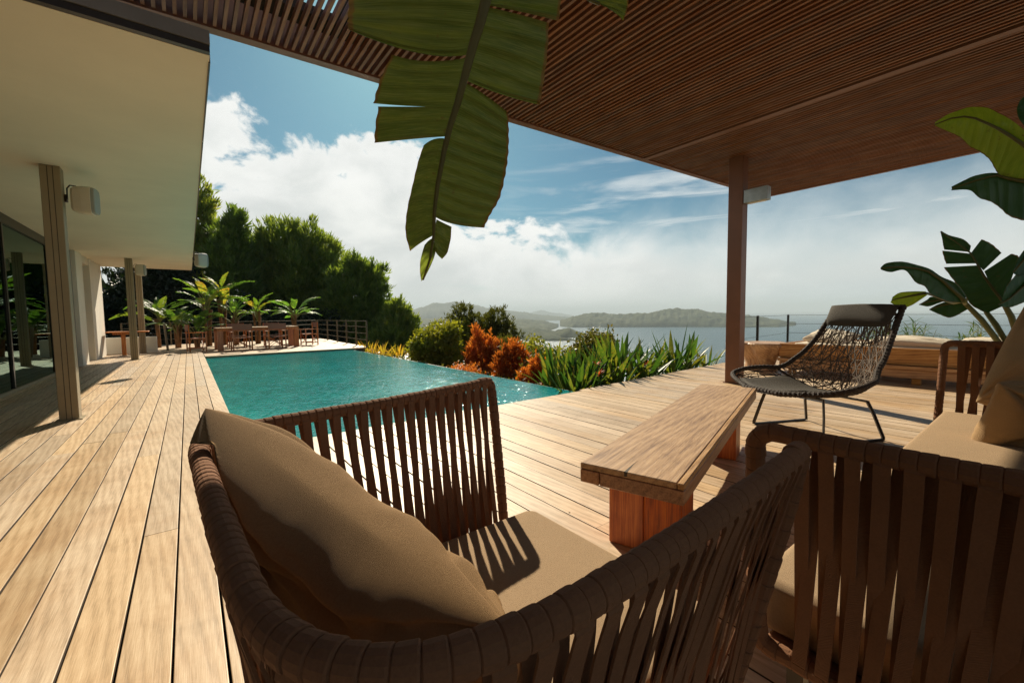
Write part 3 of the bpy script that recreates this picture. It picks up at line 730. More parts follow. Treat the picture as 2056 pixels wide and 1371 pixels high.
def slab_cushion(mb, x0, x1, y0, y1, z0, z1, r=0.035, crown=0.012, corner=0.06, n=8, gx=24, gy=24):
    """seat cushion: rounded edges and plan corners, top softly crowned"""
    V = []; F = []; rings = []
    def plan(inset):
        pts = []; rc = max(corner - inset, 0.004)
        for cx, cy, a0 in ((x1 - corner, y1 - corner, 0), (x0 + corner, y1 - corner, 90), (x0 + corner, y0 + corner, 180), (x1 - corner, y0 + corner, 270)):
            for k in range(7):
                a = math.radians(a0 + 90 * k / 6); pts.append((cx + rc * math.cos(a), cy + rc * math.sin(a)))
        return pts
    prof = []
    for k in range(n + 1):
        a = PI / 2 * k / n; prof.append((r * (1 - math.cos(a)), z0 + r - r * math.sin(a)))  # placeholder bottom going in
    prof = [(r * 1.4, z0)] + [(r * (1 - math.sin(PI / 2 * k / 5)), z0 + r * (1 - math.cos(PI / 2 * k / 5))) for k in range(6)] \
         + [(r * (1 - math.cos(PI / 2 * k / 6)), z1 - r + r * math.sin(PI / 2 * k / 6)) for k in range(7)]
    for ins, z in prof: rings.append([(px, py, z) for px, py in plan(ins)])
    last = rings[-1]; cx = (x0 + x1) / 2; cy = (y0 + y1) / 2
    for f in (0.93, 0.82, 0.66, 0.45, 0.22): rings.append([(cx + (p[0] - cx) * f, cy + (p[1] - cy) * f, z1 + crown * (1 - f ** 2)) for p in last])
    k = len(rings[0])
    for rg in rings: V += rg
    V.append((cx, cy, z1 + crown)); t = len(V) - 1
    F = [(i * k + j, i * k + (j + 1) % k, (i + 1) * k + (j + 1) % k, (i + 1) * k + j) for i in range(len(rings) - 1) for j in range(k)]
    F += [((len(rings) - 1) * k + j, (len(rings) - 1) * k + (j + 1) % k, t) for j in range(k)] + [tuple(range(k))[::-1]]
    return mb.add(V, F)
def pillow_mesh(c, ux, uy, hx, hy, th, seed=0, n=56, wr=1.0, pinch=0.10, sag=0.0, skew=False, floor=None, taper=0.0, back=None):
    """stuffed pillow with pulled corners and creases running in from them"""
    ux = Vector(ux).normalized(); uy = Vector(uy).normalized(); uz = ux.cross(uy).normalized()
    if not skew: uy = uz.cross(ux)
    rr = np.random.default_rng(seed); g = np.sin(np.linspace(-1, 1, n) * PI / 2); U, Vv = np.meshgrid(g, g)
    prof = ((1 - np.abs(U) ** 3) * (1 - np.abs(Vv) ** 3.5)).clip(0) ** 0.48
    ex = 1 - pinch * (1 - np.abs(Vv) ** 2) ** 1.0 * np.abs(U) ** 2 * 0.6
    ey = 1 - pinch * (1 - np.abs(U) ** 2) ** 1.0 * np.abs(Vv) ** 2 * 0.6
    X = U * hx * ex; Y = Vv * hy * ey
    wrk = np.zeros_like(U)
    for cx in (-1, 1):
        for cy in (-1, 1):
            dx = U - cx; dy = Vv - cy; rad = np.hypot(dx, dy); ang = np.arctan2(dy, dx)
            k = rr.uniform(6, 9); wrk += (0.5 - 1.3 * (0.5 + 0.5 * np.sin(ang * k * 1.6 + rr.uniform(0, 6) + 1.0 * np.sin(rad * 3 + cx))) ** 2.2) * np.exp(-rad * 1.3) * np.clip(rad * 4, 0, 1)
    wrk += 0.55 * fbm2(U * 1.0, Vv * 1.3, seed + 3, 4, 3.4)
    V = []; F = []
    for side in (1, -1):
        Zc = side * th * prof * (1 - taper * U) + side * wr * 0.022 * wrk * prof ** 0.7
        for a, b_, z in zip(X.ravel(), Y.ravel(), Zc.ravel()):
            q = Vector(c) + ux * float(a) + uy * float(b_) + uz * float(z) - Vector((0, 0, sag * (1 - (a / hx) ** 2)))
            if floor is not None and q.z < floor: q.z = floor + (q.z - floor) * 0.02
            if back is not None and q.z < 0.84:
                lim = 0.035 + 0.09 * (0.8 - q.z) + 0.35 * max(0.0, 0.62 - q.y) ** 1.5
                if q.x < lim: q.x = lim + (q.x - lim) * 0.04
                if q.y > 1.27: q.y = 1.27 + (q.y - 1.27) * 0.05
            V.append(q)
    N_ = n * n; remap = {}
    def bd(k): j, i = divmod(k, n); return i in (0, n - 1) or j in (0, n - 1)
    for side in (0, 1):
        for j in range(n - 1):
            for i in range(n - 1):
                q = (j * n + i, j * n + i + 1, (j + 1) * n + i + 1, (j + 1) * n + i)
                if side: q = tuple(k if bd(k) else k + N_ for k in q)[::-1]
                F.append(q)
    used = sorted({k for f in F for k in f}); ix = {k: i for i, k in enumerate(used)}
    V = [V[k] for k in used]; F = [tuple(ix[k] for k in f) for f in F]
    return MB().add(V, F)

# --- near armchair
RR = 0.0185
ac = empty('armchair', (0.5, 0.85, 0), 0, 'brown strap armchair nearest the camera with a big khaki pillow', 'armchair', 'brown strap seats with tan cushions')
topA = [(1.036, 1.51, 0.81), (0.60, 1.432, 0.80), (0.30, 1.38, 0.80), (0.12, 1.345, 0.80), (0.03, 1.29, 0.80), (0.006, 1.20, 0.80), (0.012, 1.0, 0.80), (0.020, 0.82, 0.80), (0.030, 0.64, 0.80), (0.040, 0.50, 0.80),
        (0.066, 0.405, 0.80), (0.112, 0.345, 0.80), (0.17, 0.312, 0.80), (0.25, 0.296, 0.80), (0.36, 0.292, 0.80), (0.556, 0.298, 0.80), (0.80, 0.312, 0.80), (1.034, 0.330, 0.80)]
botA = [(0.93, 1.27, 0.20), (0.60, 1.25, 0.20), (0.30, 1.225, 0.20), (0.17, 1.20, 0.20), (0.11, 1.15, 0.20), (0.09, 1.05, 0.20), (0.09, 0.85, 0.20), (0.10, 0.66, 0.20), (0.12, 0.55, 0.20),
        (0.16, 0.48, 0.20), (0.22, 0.455, 0.20), (0.32, 0.445, 0.20), (0.55, 0.44, 0.20), (0.78, 0.44, 0.20), (0.96, 0.44, 0.20)]
post1 = [(0.935, 1.275, 0.20), (0.965, 1.34, 0.38), (1.005, 1.43, 0.62), (1.030, 1.49, 0.76), (1.034, 1.505, 0.795), (1.015, 1.507, 0.812), (0.97, 1.50, 0.812)]
post2 = [(0.965, 0.44, 0.20), (0.99, 0.40, 0.40), (1.02, 0.355, 0.64), (1.035, 0.334, 0.77), (1.035, 0.331, 0.797), (1.020, 0.330, 0.805), (0.98, 0.328, 0.803)]
mb = MB(); wrapped_tube(mb, topA, RR, 0.0235, 16, 3); mb.build('top_rail', M['strap'], ac, smooth=False)
mb = MB(); wrapped_tube(mb, post1, RR, 0.032, 12, 4); mb.build('front_post', M['strap'], ac)
mb = MB(); wrapped_tube(mb, post2, RR, 0.032, 12, 5); mb.build('front_post', M['strap'], ac)
mb = MB(); wrapped_tube(mb, botA, RR, 0.034, 10, 6); mb.build('bottom_rail', M['strap'], ac)
strap_panel(ac, topA, botA, 0.0455, 0.024, RR - 0.003, 0.010, 0.992, 2, 0.40, True)
b = MB(); b.box((0.10, 0.46, 0.17), (0.98, 1.24, 0.215), 0.01); b.build('seat_base', M['strap'], ac)
for lx, ly in ((0.16, 0.52), (0.16, 1.17), (0.92, 0.50), (0.92, 1.20)):
    b = MB(); b.box((lx - 0.02, ly - 0.02, 0.001), (lx + 0.02, ly + 0.02, 0.17)); b.build('leg', M['dark_metal'], ac)
mb = MB(); slab_cushion(mb, 0.14, 1.035, 0.475, 1.235, 0.216, 0.352, 0.03, 0.010, 0.05); mb.build('seat_cushion', M['cushion'], ac, smooth=True)
pl = empty('pillow', (0.22, 0.85, 0.37), 0, 'large khaki pillow leaning in the near armchair', 'pillow')
PIL = dict(c=(0.285, 0.895, 0.462), ux=(0.455, -0.53, -0.42), uy=(-0.14, 0.0, 1.0), hx=0.415, hy=0.225, th=0.145)
pillow_mesh(PIL['c'], PIL['ux'], PIL['uy'], PIL['hx'], PIL['hy'], PIL['th'], 4, 120, 3.2, 0.10, skew=True, floor=0.362, taper=0.22, back=1).build('cover', M['pillow'], pl, smooth=True)

# --- long sofa on the right
sf = empty('sofa', (2.8, 0.0, 0), 0, 'brown strap sofa at the right with tan seat and slatted arms', 'sofa', 'brown strap seats with tan cushions')
topS = [(1.14, 0.40, 0.80), (1.128, 0.22, 0.80), (1.12, 0.03, 0.80), (1.115, -0.22, 0.80), (1.13, -0.40, 0.80), (1.22, -0.50, 0.80), (1.4, -0.53, 0.80), (2.2, -0.54, 0.81), (3.2, -0.54, 0.825), (4.2, -0.53, 0.84), (4.42, -0.50, 0.845), (4.52, -0.40, 0.845), (4.54, -0.2, 0.845), (4.54, 0.1, 0.845), (4.54, 0.46, 0.845)]
botS = [(1.20, 0.42, 0.20), (1.195, 0.22, 0.20), (1.19, 0.03, 0.20), (1.19, -0.20, 0.20), (1.21, -0.34, 0.20), (1.30, -0.42, 0.20), (1.5, -0.44, 0.20), (2.2, -0.45, 0.20), (3.2, -0.45, 0.20), (4.1, -0.44, 0.20), (4.28, -0.41, 0.20), (4.36, -0.32, 0.20), (4.38, -0.2, 0.20), (4.38, 0.1, 0.20), (4.38, 0.46, 0.20)]
mb = MB(); wrapped_tube(mb, topS, 0.0225, 0.027, 12, 7); mb.build('top_rail', M['strap'], sf)
mb = MB(); wrapped_tube(mb, botS, 0.0225, 0.036, 10, 8); mb.build('bottom_rail', M['strap'], sf)
for pts in ([(1.142, 0.395, 0.800), (1.144, 0.435, 0.797), (1.145, 0.462, 0.775), (1.150, 0.468, 0.73), (1.175, 0.47, 0.45), (1.19, 0.47, 0.27), (1.194, 0.462, 0.215), (1.197, 0.43, 0.20), (1.20, 0.39, 0.20)],
            [(4.54, 0.45, 0.845), (4.54, 0.50, 0.842), (4.54, 0.525, 0.82), (4.53, 0.53, 0.77), (4.46, 0.53, 0.50), (4.40, 0.53, 0.27), (4.39, 0.52, 0.21), (4.38, 0.48, 0.20), (4.38, 0.44, 0.20)]):
    mb = MB(); wrapped_tube(mb, pts, 0.0225, 0.03, 12, 9); mb.build('front_post', M['strap'], sf)
strap_panel(sf, topS, botS, 0.046, 0.030, 0.018, 0.004, 0.118, 21, 0.18)
strap_panel(sf, topS, botS, 0.060, 0.036, 0.024, 0.13, 0.83, 22, 0.42)
strap_panel(sf, topS, botS, 0.066, 0.038, 0.024, 0.845, 0.996, 23, 0.42)
b = MB(); b.box((1.22, -0.42, 0.17), (4.36, 0.46, 0.215), 0.01); b.build('seat_base', M['strap'], sf)
for lx, ly in ((1.28, -0.36), (1.28, 0.40), (2.8, 0.40), (4.28, -0.36), (4.28, 0.40)):
    b = MB(); b.box((lx - 0.02, ly - 0.02, 0.001), (lx + 0.02, ly + 0.02, 0.17)); b.build('leg', M['dark_metal'], sf)
for a, c in ((1.23, 2.77), (2.775, 4.345)):
    mb = MB(); slab_cushion(mb, a, c, -0.40, 0.50, 0.216, 0.365, 0.03, 0.010, 0.05); mb.build('seat_cushion', M['cushion'], sf, smooth=True)

# --- low wooden bench table
d = Vector((0.957, 0.290, 0)).normalized(); nrm = Vector((-d.y, d.x, 0)); ang = math.atan2(d.y, d.x)
bt = empty('bench', (1.505, 0.895, 0), ang, 'long low solid teak bench in the middle of the deck', 'bench')
def bx(name, a, c, mat, bev=0.004, par=bt, jit=0): mb = MB(); mb.box(a, c, bev); return mb.build(name, mat, par, world=False)
L_ = 2.46; Wd = 0.385; H = 0.44
b0 = bx('board', (-0.030, -0.002, H - 0.026), (L_, Wd + 0.026, H), M['teak_top'], 0.003)
b1 = bx('board', (-0.030, -0.030, H - 0.026), (L_, -0.0045, H - 0.0012), M['teak_top'], 0.003)
bx('core', (0.0, 0.0, H - 0.070), (L_ - 0.002, Wd, H - 0.0275), M['teak_edge'])
mb = MB(); mb.prism([(-0.0304, 0.196), (0.055, 0.204), (0.13, 0.207), (0.055, 0.209), (-0.0304, 0.209)], H - 0.02, H + 0.0005); mb.build('crack', M['groove'], bt, world=False)
bx('end_board', (-0.030, -0.030, H - 0.088), (-0.001, 0.320, H - 0.0275), M['teak_edge'])
bx('side_board', (0.0, -0.030, H - 0.090), (L_ + 0.0, -0.001, H - 0.0275), M['teak_edge'])
bx('corner_block', (-0.033, 0.322, H - 0.086), (-0.001, Wd + 0.026, H - 0.0275), M['teak_edge'])
bx('side_board', (0.0, Wd + 0.001, H - 0.088), (L_, Wd + 0.026, H - 0.0275), M['teak_edge'])
for lx in (0.17, 1.74):
    for k in range(2):
        bx('leg', (lx, 0.025 + k * 0.168, 0.001), (lx + 0.22, 0.191 + k * 0.168, H - 0.0715), M['teak_red'])

# ------------------------------------------------------------------ woven rope lounge chair
CH = Vector((4.47, 1.33, 0)); FA = math.atan2(0.42, -0.91)       # faces the pool
rc = empty('lounge_chair', CH, FA, 'dark woven rope lounge chair with charcoal headrest cushion', 'lounge chair')
# local frame: +x forward, +y chair's left ... profile: (x, z, half width, side lift, side forward)
PROF = [(0.60, 0.395, 0.10, 0.01, 0.0), (0.585, 0.395, 0.30, 0.030, -0.07), (0.50, 0.385, 0.49, 0.075, -0.06), (0.36, 0.37, 0.575, 0.120, 0.0), (0.18, 0.35, 0.585, 0.17, 0.03), (0.00, 0.335, 0.535, 0.20, 0.06), (-0.15, 0.335, 0.475, 0.20, 0.10),
        (-0.26, 0.375, 0.43, 0.19, 0.14), (-0.33, 0.47, 0.40, 0.15, 0.15), (-0.385, 0.62, 0.375, 0.07, 0.12), (-0.44, 0.80, 0.34, 0.02, 0.07), (-0.50, 0.98, 0.315, 0.0, 0.03), (-0.545, 1.10, 0.295, 0.0, 0.0), (-0.555, 1.125, 0.26, 0.0, 0.0)]
PR = np.array(PROF)
def shell(u, v):
    k = v * (len(PR) - 1); i = min(int(k), len(PR) - 2); f = k - i
    def cr(a, b_, c, e): return 0.5 * ((2*b_) + (-a+c)*f + (2*a-5*b_+4*c-e)*f*f + (-a+3*b_-3*c+e)*f**3)
    p = cr(PR[max(i-1, 0)], PR[i], PR[i+1], PR[min(i+2, len(PR)-1)])
    a = abs(u); q = a ** 2.2
    return Vector((p[0] + p[4] * q, u * p[2], p[1] + p[3] * q))
rim = [shell(1, v) for v in np.linspace(0.035, 0.97, 70)] ; rim2 = [shell(-1, v) for v in np.linspace(0.97, 0.035, 70)]
mb = MB(); loop = rim + rim2 + [rim[0]]
A, L_r = spline(loop, 420); rad = [0.0225 + 0.0026 * math.sin(i * 1.9) for i in range(len(A))]
mb.tube([Vector(p) for p in A], rad, 8); mb.build('rim', M['rope_dark'], rc, smooth=False, world=False)
# braided crease dividing seat and back
mb = MB(); cre = [shell(u, 0.46 + 0.04 * (1 - abs(u))) for u in np.linspace(-1, 1, 60)]
mb.tube(cre, [0.012 + 0.0015 * math.sin(i * 2.1) for i in range(60)], 7); mb.build('crease_rope', M['rope_dark'], rc, world=False)
rr = random.Random(5)
def weave(name, v0, v1, mat, nu, nv, rad, light=False):
    mb = MB(); pts = {}
    for j in range(nv + 1):
        for i in range(nu + 1):
            u = -1 + 2 * (i + (0.5 if j % 2 else 0)) / nu
            if u > 1: continue
            v = v0 + (v1 - v0) * j / nv
            jx = 0 if abs(u) > 0.98 else rr.uniform(-.18, .18) / nu; jv = 0 if j in (0, nv) else rr.uniform(-.18, .18) / nv * (v1 - v0)
            pts[(i, j)] = (min(1, max(-1, u + jx)), v + jv)
    def seg(a, b_):
        q = [shell(a[0] + (b_[0] - a[0]) * f, a[1] + (b_[1] - a[1]) * f) + Vector((0, 0, rr.uniform(-.003, .003))) for f in (0, 0.5, 1)]
        mb.tube(q, rad, 4, cap=False)
    for (i, j), p in pts.items():
        nb = [(i + 1, j), (i, j + 1), ((i - 1) if j % 2 == 0 else (i + 1), j + 1), (i, j + 2)]
        if (i + j) % 3 == 0: nb += [(i + 2, j + 1), (i - 2, j + 1), (i + 1, j + 3), (i - 1, j + 3)]
        for q in nb:
            if q in pts: seg(p, pts[q])
    o = mb.build(name, mat, rc, world=False); o['kind'] = 'stuff'
weave('seat_weave', 0.04, 0.47, M['rope_dark'], 11, 7, 0.0038)
weave('back_weave', 0.49, 0.93, M['rope_light'], 10, 10, 0.0042)
def pad(name, v0, v1, w, off, th, mat, nu=22, nv=22, label=None, pe=6):
    V = []; F = []; P2 = []
    for s in (1, -1):
        for j in range(nv + 1):
            for i in range(nu + 1):
                u = -1 + 2 * i / nu; t = -1 + 2 * j / nv
                e = ((1 - abs(u) ** pe) * (1 - abs(t) ** pe)) ** 0.5; uq = u * (1 - 0.10 * abs(t) ** 4)
                v = v0 + (v1 - v0) * j / nv
                ww = w / max(0.2, np.interp(v, np.linspace(0, 1, len(PR)), PR[:, 2]))
                uu = uq * ww; p = shell(uu, v)
                n_ = (shell(uu + 0.02, v) - shell(uu - 0.02, v)).cross(shell(uu, min(1, v + 0.01)) - shell(uu, v - 0.01)).normalized()
                if n_.z < 0 and v < 0.5: n_ = -n_
                if v >= 0.5 and n_.x < 0: n_ = -n_
                V.append(p + n_ * (off + th * (s * 0.5 * e)))
    k = (nu + 1) * (nv + 1)
    for s in (0, 1):
        for j in range(nv):
            for i in range(nu):
                q = tuple(s * k + z for z in (j * (nu + 1) + i, j * (nu + 1) + i + 1, (j + 1) * (nu + 1) + i + 1, (j + 1) * (nu + 1) + i)); F.append(q if s == 0 else q[::-1])
    o = MB().add(V, F).build(name, mat, rc, smooth=True, world=False); return o
pad('seat_pad', 0.10, 0.455, 0.40, 0.030, 0.05, M['charcoal'])
pad('headrest_cushion', 0.825, 0.985, 0.300, 0.050, 0.115, M['charcoal'], 30, 18, None, 3.2)
# legs: two sled runners of flat bar
for s in (1, -1):
    y = 0.36 * s
    pts = [(-0.22, y * 0.80, 0.33), (-0.25, y * 0.9, 0.22), (-0.31, y, 0.030), (-0.312, y, 0.014), (-0.29, y, 0.010), (0.0, y, 0.009), (0.29, y, 0.010), (0.312, y, 0.014), (0.31, y, 0.030), (0.27, y * 0.9, 0.22), (0.24, y * 0.80, 0.37)]
    mb = MB(); mb.tube(pts, 0.016, 6, flat=0.6); mb.build('leg', M['dark_metal'], rc, world=False)
mb = MB(); mb.tube([(-0.22, -0.29, 0.325), (-0.22, 0.29, 0.325)], 0.011, 6); mb.tube([(0.24, -0.29, 0.362), (0.24, 0.29, 0.362)], 0.011, 6); mb.build('cross_bar', M['dark_metal'], rc, world=False)

# ------------------------------------------------------------------ daybed, stump table, white pillows
db = empty('daybed', (8.75, 1.6, 0), 0, 'honey coloured wooden daybed with cream pillows on top', 'daybed')
def dbx(n, a, c, m_='daybed', bev=0.006): mb = MB(); mb.box(a, c, bev); return mb.build(n, M[m_], db)
dbx('front_board', (8.28, -0.6, 0.29), (8.335, 3.02, 0.535))
dbx('ledge', (8.20, -0.6, 0.235), (8.335, 3.02, 0.286))
dbx('lower_board', (8.29, -0.6, 0.10), (8.335, 3.02, 0.225))
dbx('end_board', (8.337, 2.965, 0.10), (9.75, 3.02, 0.535))
dbx('back_board', (9.70, -0.6, 0.10), (9.75, 2.962, 0.56))
dbx('top_board', (8.337, -0.6, 0.44), (9.698, 2.962, 0.47))
for q in (-0.4, 1.2, 2.8): dbx('foot', (8.36, q, 0.001), (8.46, q + 0.1, 0.10))
mb = MB(); slab_cushion(mb, 8.42, 9.66, -0.5, 2.85, 0.47, 0.545, 0.03, 0.01, 0.06); mb.build('mattress', M['white_cloth'], db, smooth=True)
def wpillow(c, ux, uy, hx, hy, th, seed, label, mat='white_cloth', cat='pillow', group=None, pin=0.10, wr=1.3):
    t = empty('pillow', (c[0], c[1], c[2] - th), 0, label, cat, group)
    pillow_mesh(c, ux, uy, hx, hy, th, seed, 60, wr, pin).build('cover', M[mat], t, smooth=True)
wpillow((8.82, 2.42, 0.64), (0.25, 1, 0.10), (0.85, -0.2, 0.28), 0.34, 0.24, 0.09, 5, 'cream pillow at the left end of the wooden daybed')
wpillow((8.72, 1.38, 0.605), (0.03, 1, 0.0), (1, 0.0, 0.06), 0.50, 0.27, 0.075, 6, 'wide flat cream pillow on the daybed behind the rope chair')
wpillow((9.0, 0.62, 0.60), (0.1, 1, 0.0), (1, 0.0, 0.15), 0.30, 0.25, 0.07, 16, 'small cream pillow on the daybed beside the slatted sofa arm')
stp = empty('stump_table', (8.55, 3.42, 0), 0, 'carved tree stump side table at the end of the daybed', 'table')
V = []; F = []; zz = [0, 0.03, 0.12, 0.22, 0.32, 0.40, 0.45, 0.485, 0.50]; rb = [0.27, 0.25, 0.235, 0.27, 0.35, 0.42, 0.445, 0.445, 0.43]; n = 48
for z, r in zip(zz, rb):
    for j in range(n):
        a = 2 * PI * j / n; k = 1 + 0.10 * math.sin(3 * a + z * 3 + 0.6) + 0.05 * math.sin(7 * a + 1 + z * 5) + 0.025 * math.sin(13 * a + z * 9)
        V.append((8.55 + r * k * math.cos(a), 3.42 + r * k * math.sin(a), z * 1.04 + 0.002))
for i in range(len(zz) - 1):
    for j in range(n): F.append((i * n + j, i * n + (j + 1) % n, (i + 1) * n + (j + 1) % n, (i + 1) * n + j))
F += [tuple(range(n))[::-1], tuple(range((len(zz) - 1) * n, len(zz) * n))]
MB().add(V, F).build('trunk_block', M['stump'], stp, smooth=False)

# sofa pillows
wpillow((4.12, -0.16, 0.715), (0.10, -0.95, -0.30), (0.34, -0.30, 0.88), 0.40, 0.36, 0.15, 21, 'tall tan pillow leaning on the far slatted arm of the sofa', 'pillow_pale', pin=-0.04, wr=2.4)
wpillow((3.58, -0.06, 0.53), (0.60, -0.85, 0.05), (-0.1, -0.55, 0.80), 0.36, 0.23, 0.12, 22, 'smaller sand coloured pillow lying in front on the sofa seat', 'pillow_pale', pin=0.03, wr=2.0)
wpillow((4.08, 0.10, 0.405), (0.3, -1.0, 0.02), (0.9, 0.3, 0.12), 0.15, 0.10, 0.03, 23, 'dark charcoal cushion squashed under the tall tan pillow', 'charcoal', 'cushion')

# ------------------------------------------------------------------ railings
def railing(name, pts, label, post_r=0.021, mat='rail_metal', h=0.96, cz=(0.25, 0.49, 0.73, 0.94), cab=0.008, cmat='rail_metal'):
    t = empty(name, (pts[0][0], pts[0][1], 0), 0, label, 'railing')
    for x, y in pts:
        b = MB(); b.box((x - post_r, y - post_r, -0.02), (x + post_r, y + post_r, h), 0.003); b.build('post', M[mat], t)
    for z in cz:
        b = MB()
        for p, q in zip(pts[:-1], pts[1:]):
            q3 = [(p[0], p[1], z), ((p[0] + q[0]) / 2, (p[1] + q[1]) / 2, z - 0.006), (q[0], q[1], z)]
            b.tube(q3, cab, 6)
        b.build('cable', M[cmat], t)
    return t
railing('railing', [(5.12, 15.32), (5.14, 16.6), (5.18, 18.0), (5.22, 19.5), (5.28, 21.4), (5.25, 23.15)], 'bronze cable railing along the right side of the dining platform', 0.026, cab=0.008)
railing('railing', [(5.2, 23.2), (3.0, 23.25), (0.8, 23.2), (-0.6, 22.9), (-2.1, 22.6)], 'cable railing behind the dining table under the palms', 0.026, cab=0.009)
railing('railing', [(9.9, 4.42), (11.05, 4.52), (13.85, 4.84), (13.88, 2.6), (13.88, 0.2), (13.88, -2.2)], 'thin cable railing at the seaward edge of the deck', 0.024, 'bronze', 1.0, (0.22, 0.48, 0.74, 0.985), 0.0045, 'cable')
pt = empty('post', (-0.62, 18.9, 0), 0, 'short leaning wooden post by the left end of the dining platform', 'post')
b = MB(); b.tube([(-0.60, 18.9, -0.01), (-0.66, 18.95, 0.92)], 0.035, 8); b.build('shaft', M['rail_metal'], pt)

# ------------------------------------------------------------------ dining set
tb = empty('dining_table', (2.0, 17.9, 0), math.radians(4), 'long heavy teak dining table beyond the pool', 'table')
def tbx(n, a, c, mt='chairwood'): mb = MB(); mb.box(a, c, 0.006); mb.build(n, M[mt], tb, world=False)
tx0, tx1, ty0, ty1 = -1.27, 1.27, -0.47, 0.47
for k in range(6):
    y0 = ty0 + k * 0.157; tbx('board', (tx0, y0, 0.735), (tx1, y0 + 0.152, 0.775), 'teak_top')
tbx('apron', (tx0, ty0, 0.655), (tx1, ty0 + 0.04, 0.733)); tbx('apron', (tx0, ty1 - 0.04, 0.655), (tx1, ty1, 0.733))
for lx in (tx0, tx1 - 0.16):
    for ly in (ty0, ty1 - 0.16): tbx('leg', (lx, ly, 0.001), (lx + 0.16, ly + 0.16, 0.653))
def director_chair():
    t = empty('director_chair', (0, 0, 0), 0, 'x', 'chair', 'director chairs round the dining table')
    def q(n, pts, r, mt='chairwood'): mb = MB(); mb.tube(pts, r, 5, flat=0.7); mb.build(n, M[mt], t, world=False)
    for sx in (-1, 1):   # local: faces +y
        x = 0.27 * sx
        b = MB(); b.box((x - 0.018, -0.25, 0.001), (x + 0.018, -0.215, 0.62)); b.box((x - 0.013, -0.25, 0.622), (x + 0.013, -0.222, 0.90)); b.build('leg', M['chairwood'], t, world=False)
        b = MB(); b.box((x - 0.018, 0.20, 0.001), (x + 0.018, 0.235, 0.62)); b.build('leg', M['chairwood'], t, world=False)
        b = MB(); b.box((x - 0.028, -0.27, 0.622), (x + 0.028, 0.26, 0.645), 0.004); b.build('armrest', M['chairwood'], t, world=False)
        b = MB(); b.box((x - 0.012, -0.213, 0.42), (x + 0.012, 0.198, 0.455)); b.build('side_rail', M['chairwood'], t, world=False)
        b = MB(); b.box((x - 0.012, -0.213, 0.10), (x + 0.012, 0.198, 0.13)); b.build('side_rail', M['chairwood'], t, world=False)
    for yy in (-0.19, 0.17):
        for s in (1, -1):
            q('cross_brace', [(-0.25 * s, yy + 0.015 * s, 0.08), (0.25 * s, yy + 0.015 * s, 0.43)], 0.013)
    b = MB(); V = []; F = []
    for i in range(9):
        u = -1 + i / 4; V += [(u * 0.25, -0.20, 0.455 - 0.02 * (1 - u * u)), (u * 0.25, 0.19, 0.455 - 0.02 * (1 - u * u)), (u * 0.25, 0.19, 0.448 - 0.02 * (1 - u * u)), (u * 0.25, -0.20, 0.448 - 0.02 * (1 - u * u))]
    for i in range(8): F += [(4*i+j, 4*i+(j+1) % 4, 4*i+4+(j+1) % 4, 4*i+4+j) for j in range(4)]
    b.add(V, F + [(3, 2, 1, 0), (32, 33, 34, 35)]); b.build('seat', M['canvas_brown'], t, world=False)
    b = MB(); V = []; F = []
    for i in range(9):
        u = -1 + i / 4; y = -0.262 - 0.03 * (1 - u * u); V += [(u * 0.285, y, 0.70), (u * 0.285, y, 0.91 - 0.015 * (1 - u * u)), (u * 0.285, y + 0.008, 0.91 - 0.015 * (1 - u * u)), (u * 0.285, y + 0.008, 0.70)]
    for i in range(8): F += [(4*i+j, 4*i+(j+1) % 4, 4*i+4+(j+1) % 4, 4*i+4+j) for j in range(4)]
    b.add(V, F + [(3, 2, 1, 0), (32, 33, 34, 35)]); b.build('backrest', M['canvas_brown'], t, world=False)
    return t
c0 = director_chair(); c0.location = (1.42, 17.02, 0); c0.rotation_euler = (0, 0, math.radians(4)); c0['label'] = 'director chair with its back to the pool, left of the two'
for lc, rz, lab in (((2.46, 17.12, 0), 6, 'director chair with its back to the pool, right of the two'), ((0.20, 17.72, 0), -82, 'director chair at the left head of the dining table'),
                    ((3.80, 18.25, 0), 98, 'director chair at the right head of the table near the railing'), ((1.42, 18.80, 0), 184, 'director chair on the far side of the table, the left one'),
                    ((2.60, 18.85, 0), 178, 'director chair on the far side of the table, the right one')):
    copy_thing(c0, lc, math.radians(rz), lab)
st = empty('side_table', (-1.48, 17.7, 0), 0, 'small teak pedestal table behind the middle column', 'table')
b = MB(); b.box((-1.98, 17.35, 0.70), (-1.0, 18.0, 0.735), 0.006); b.build('top', M['chairwood'], st)
b = MB(); b.box((-1.66, 17.62, 0.001), (-1.56, 17.72, 0.698)); b.box((-1.85, 17.58, 0.64), (-1.30, 17.76, 0.697)); b.build('pedestal', M['chairwood'], st)

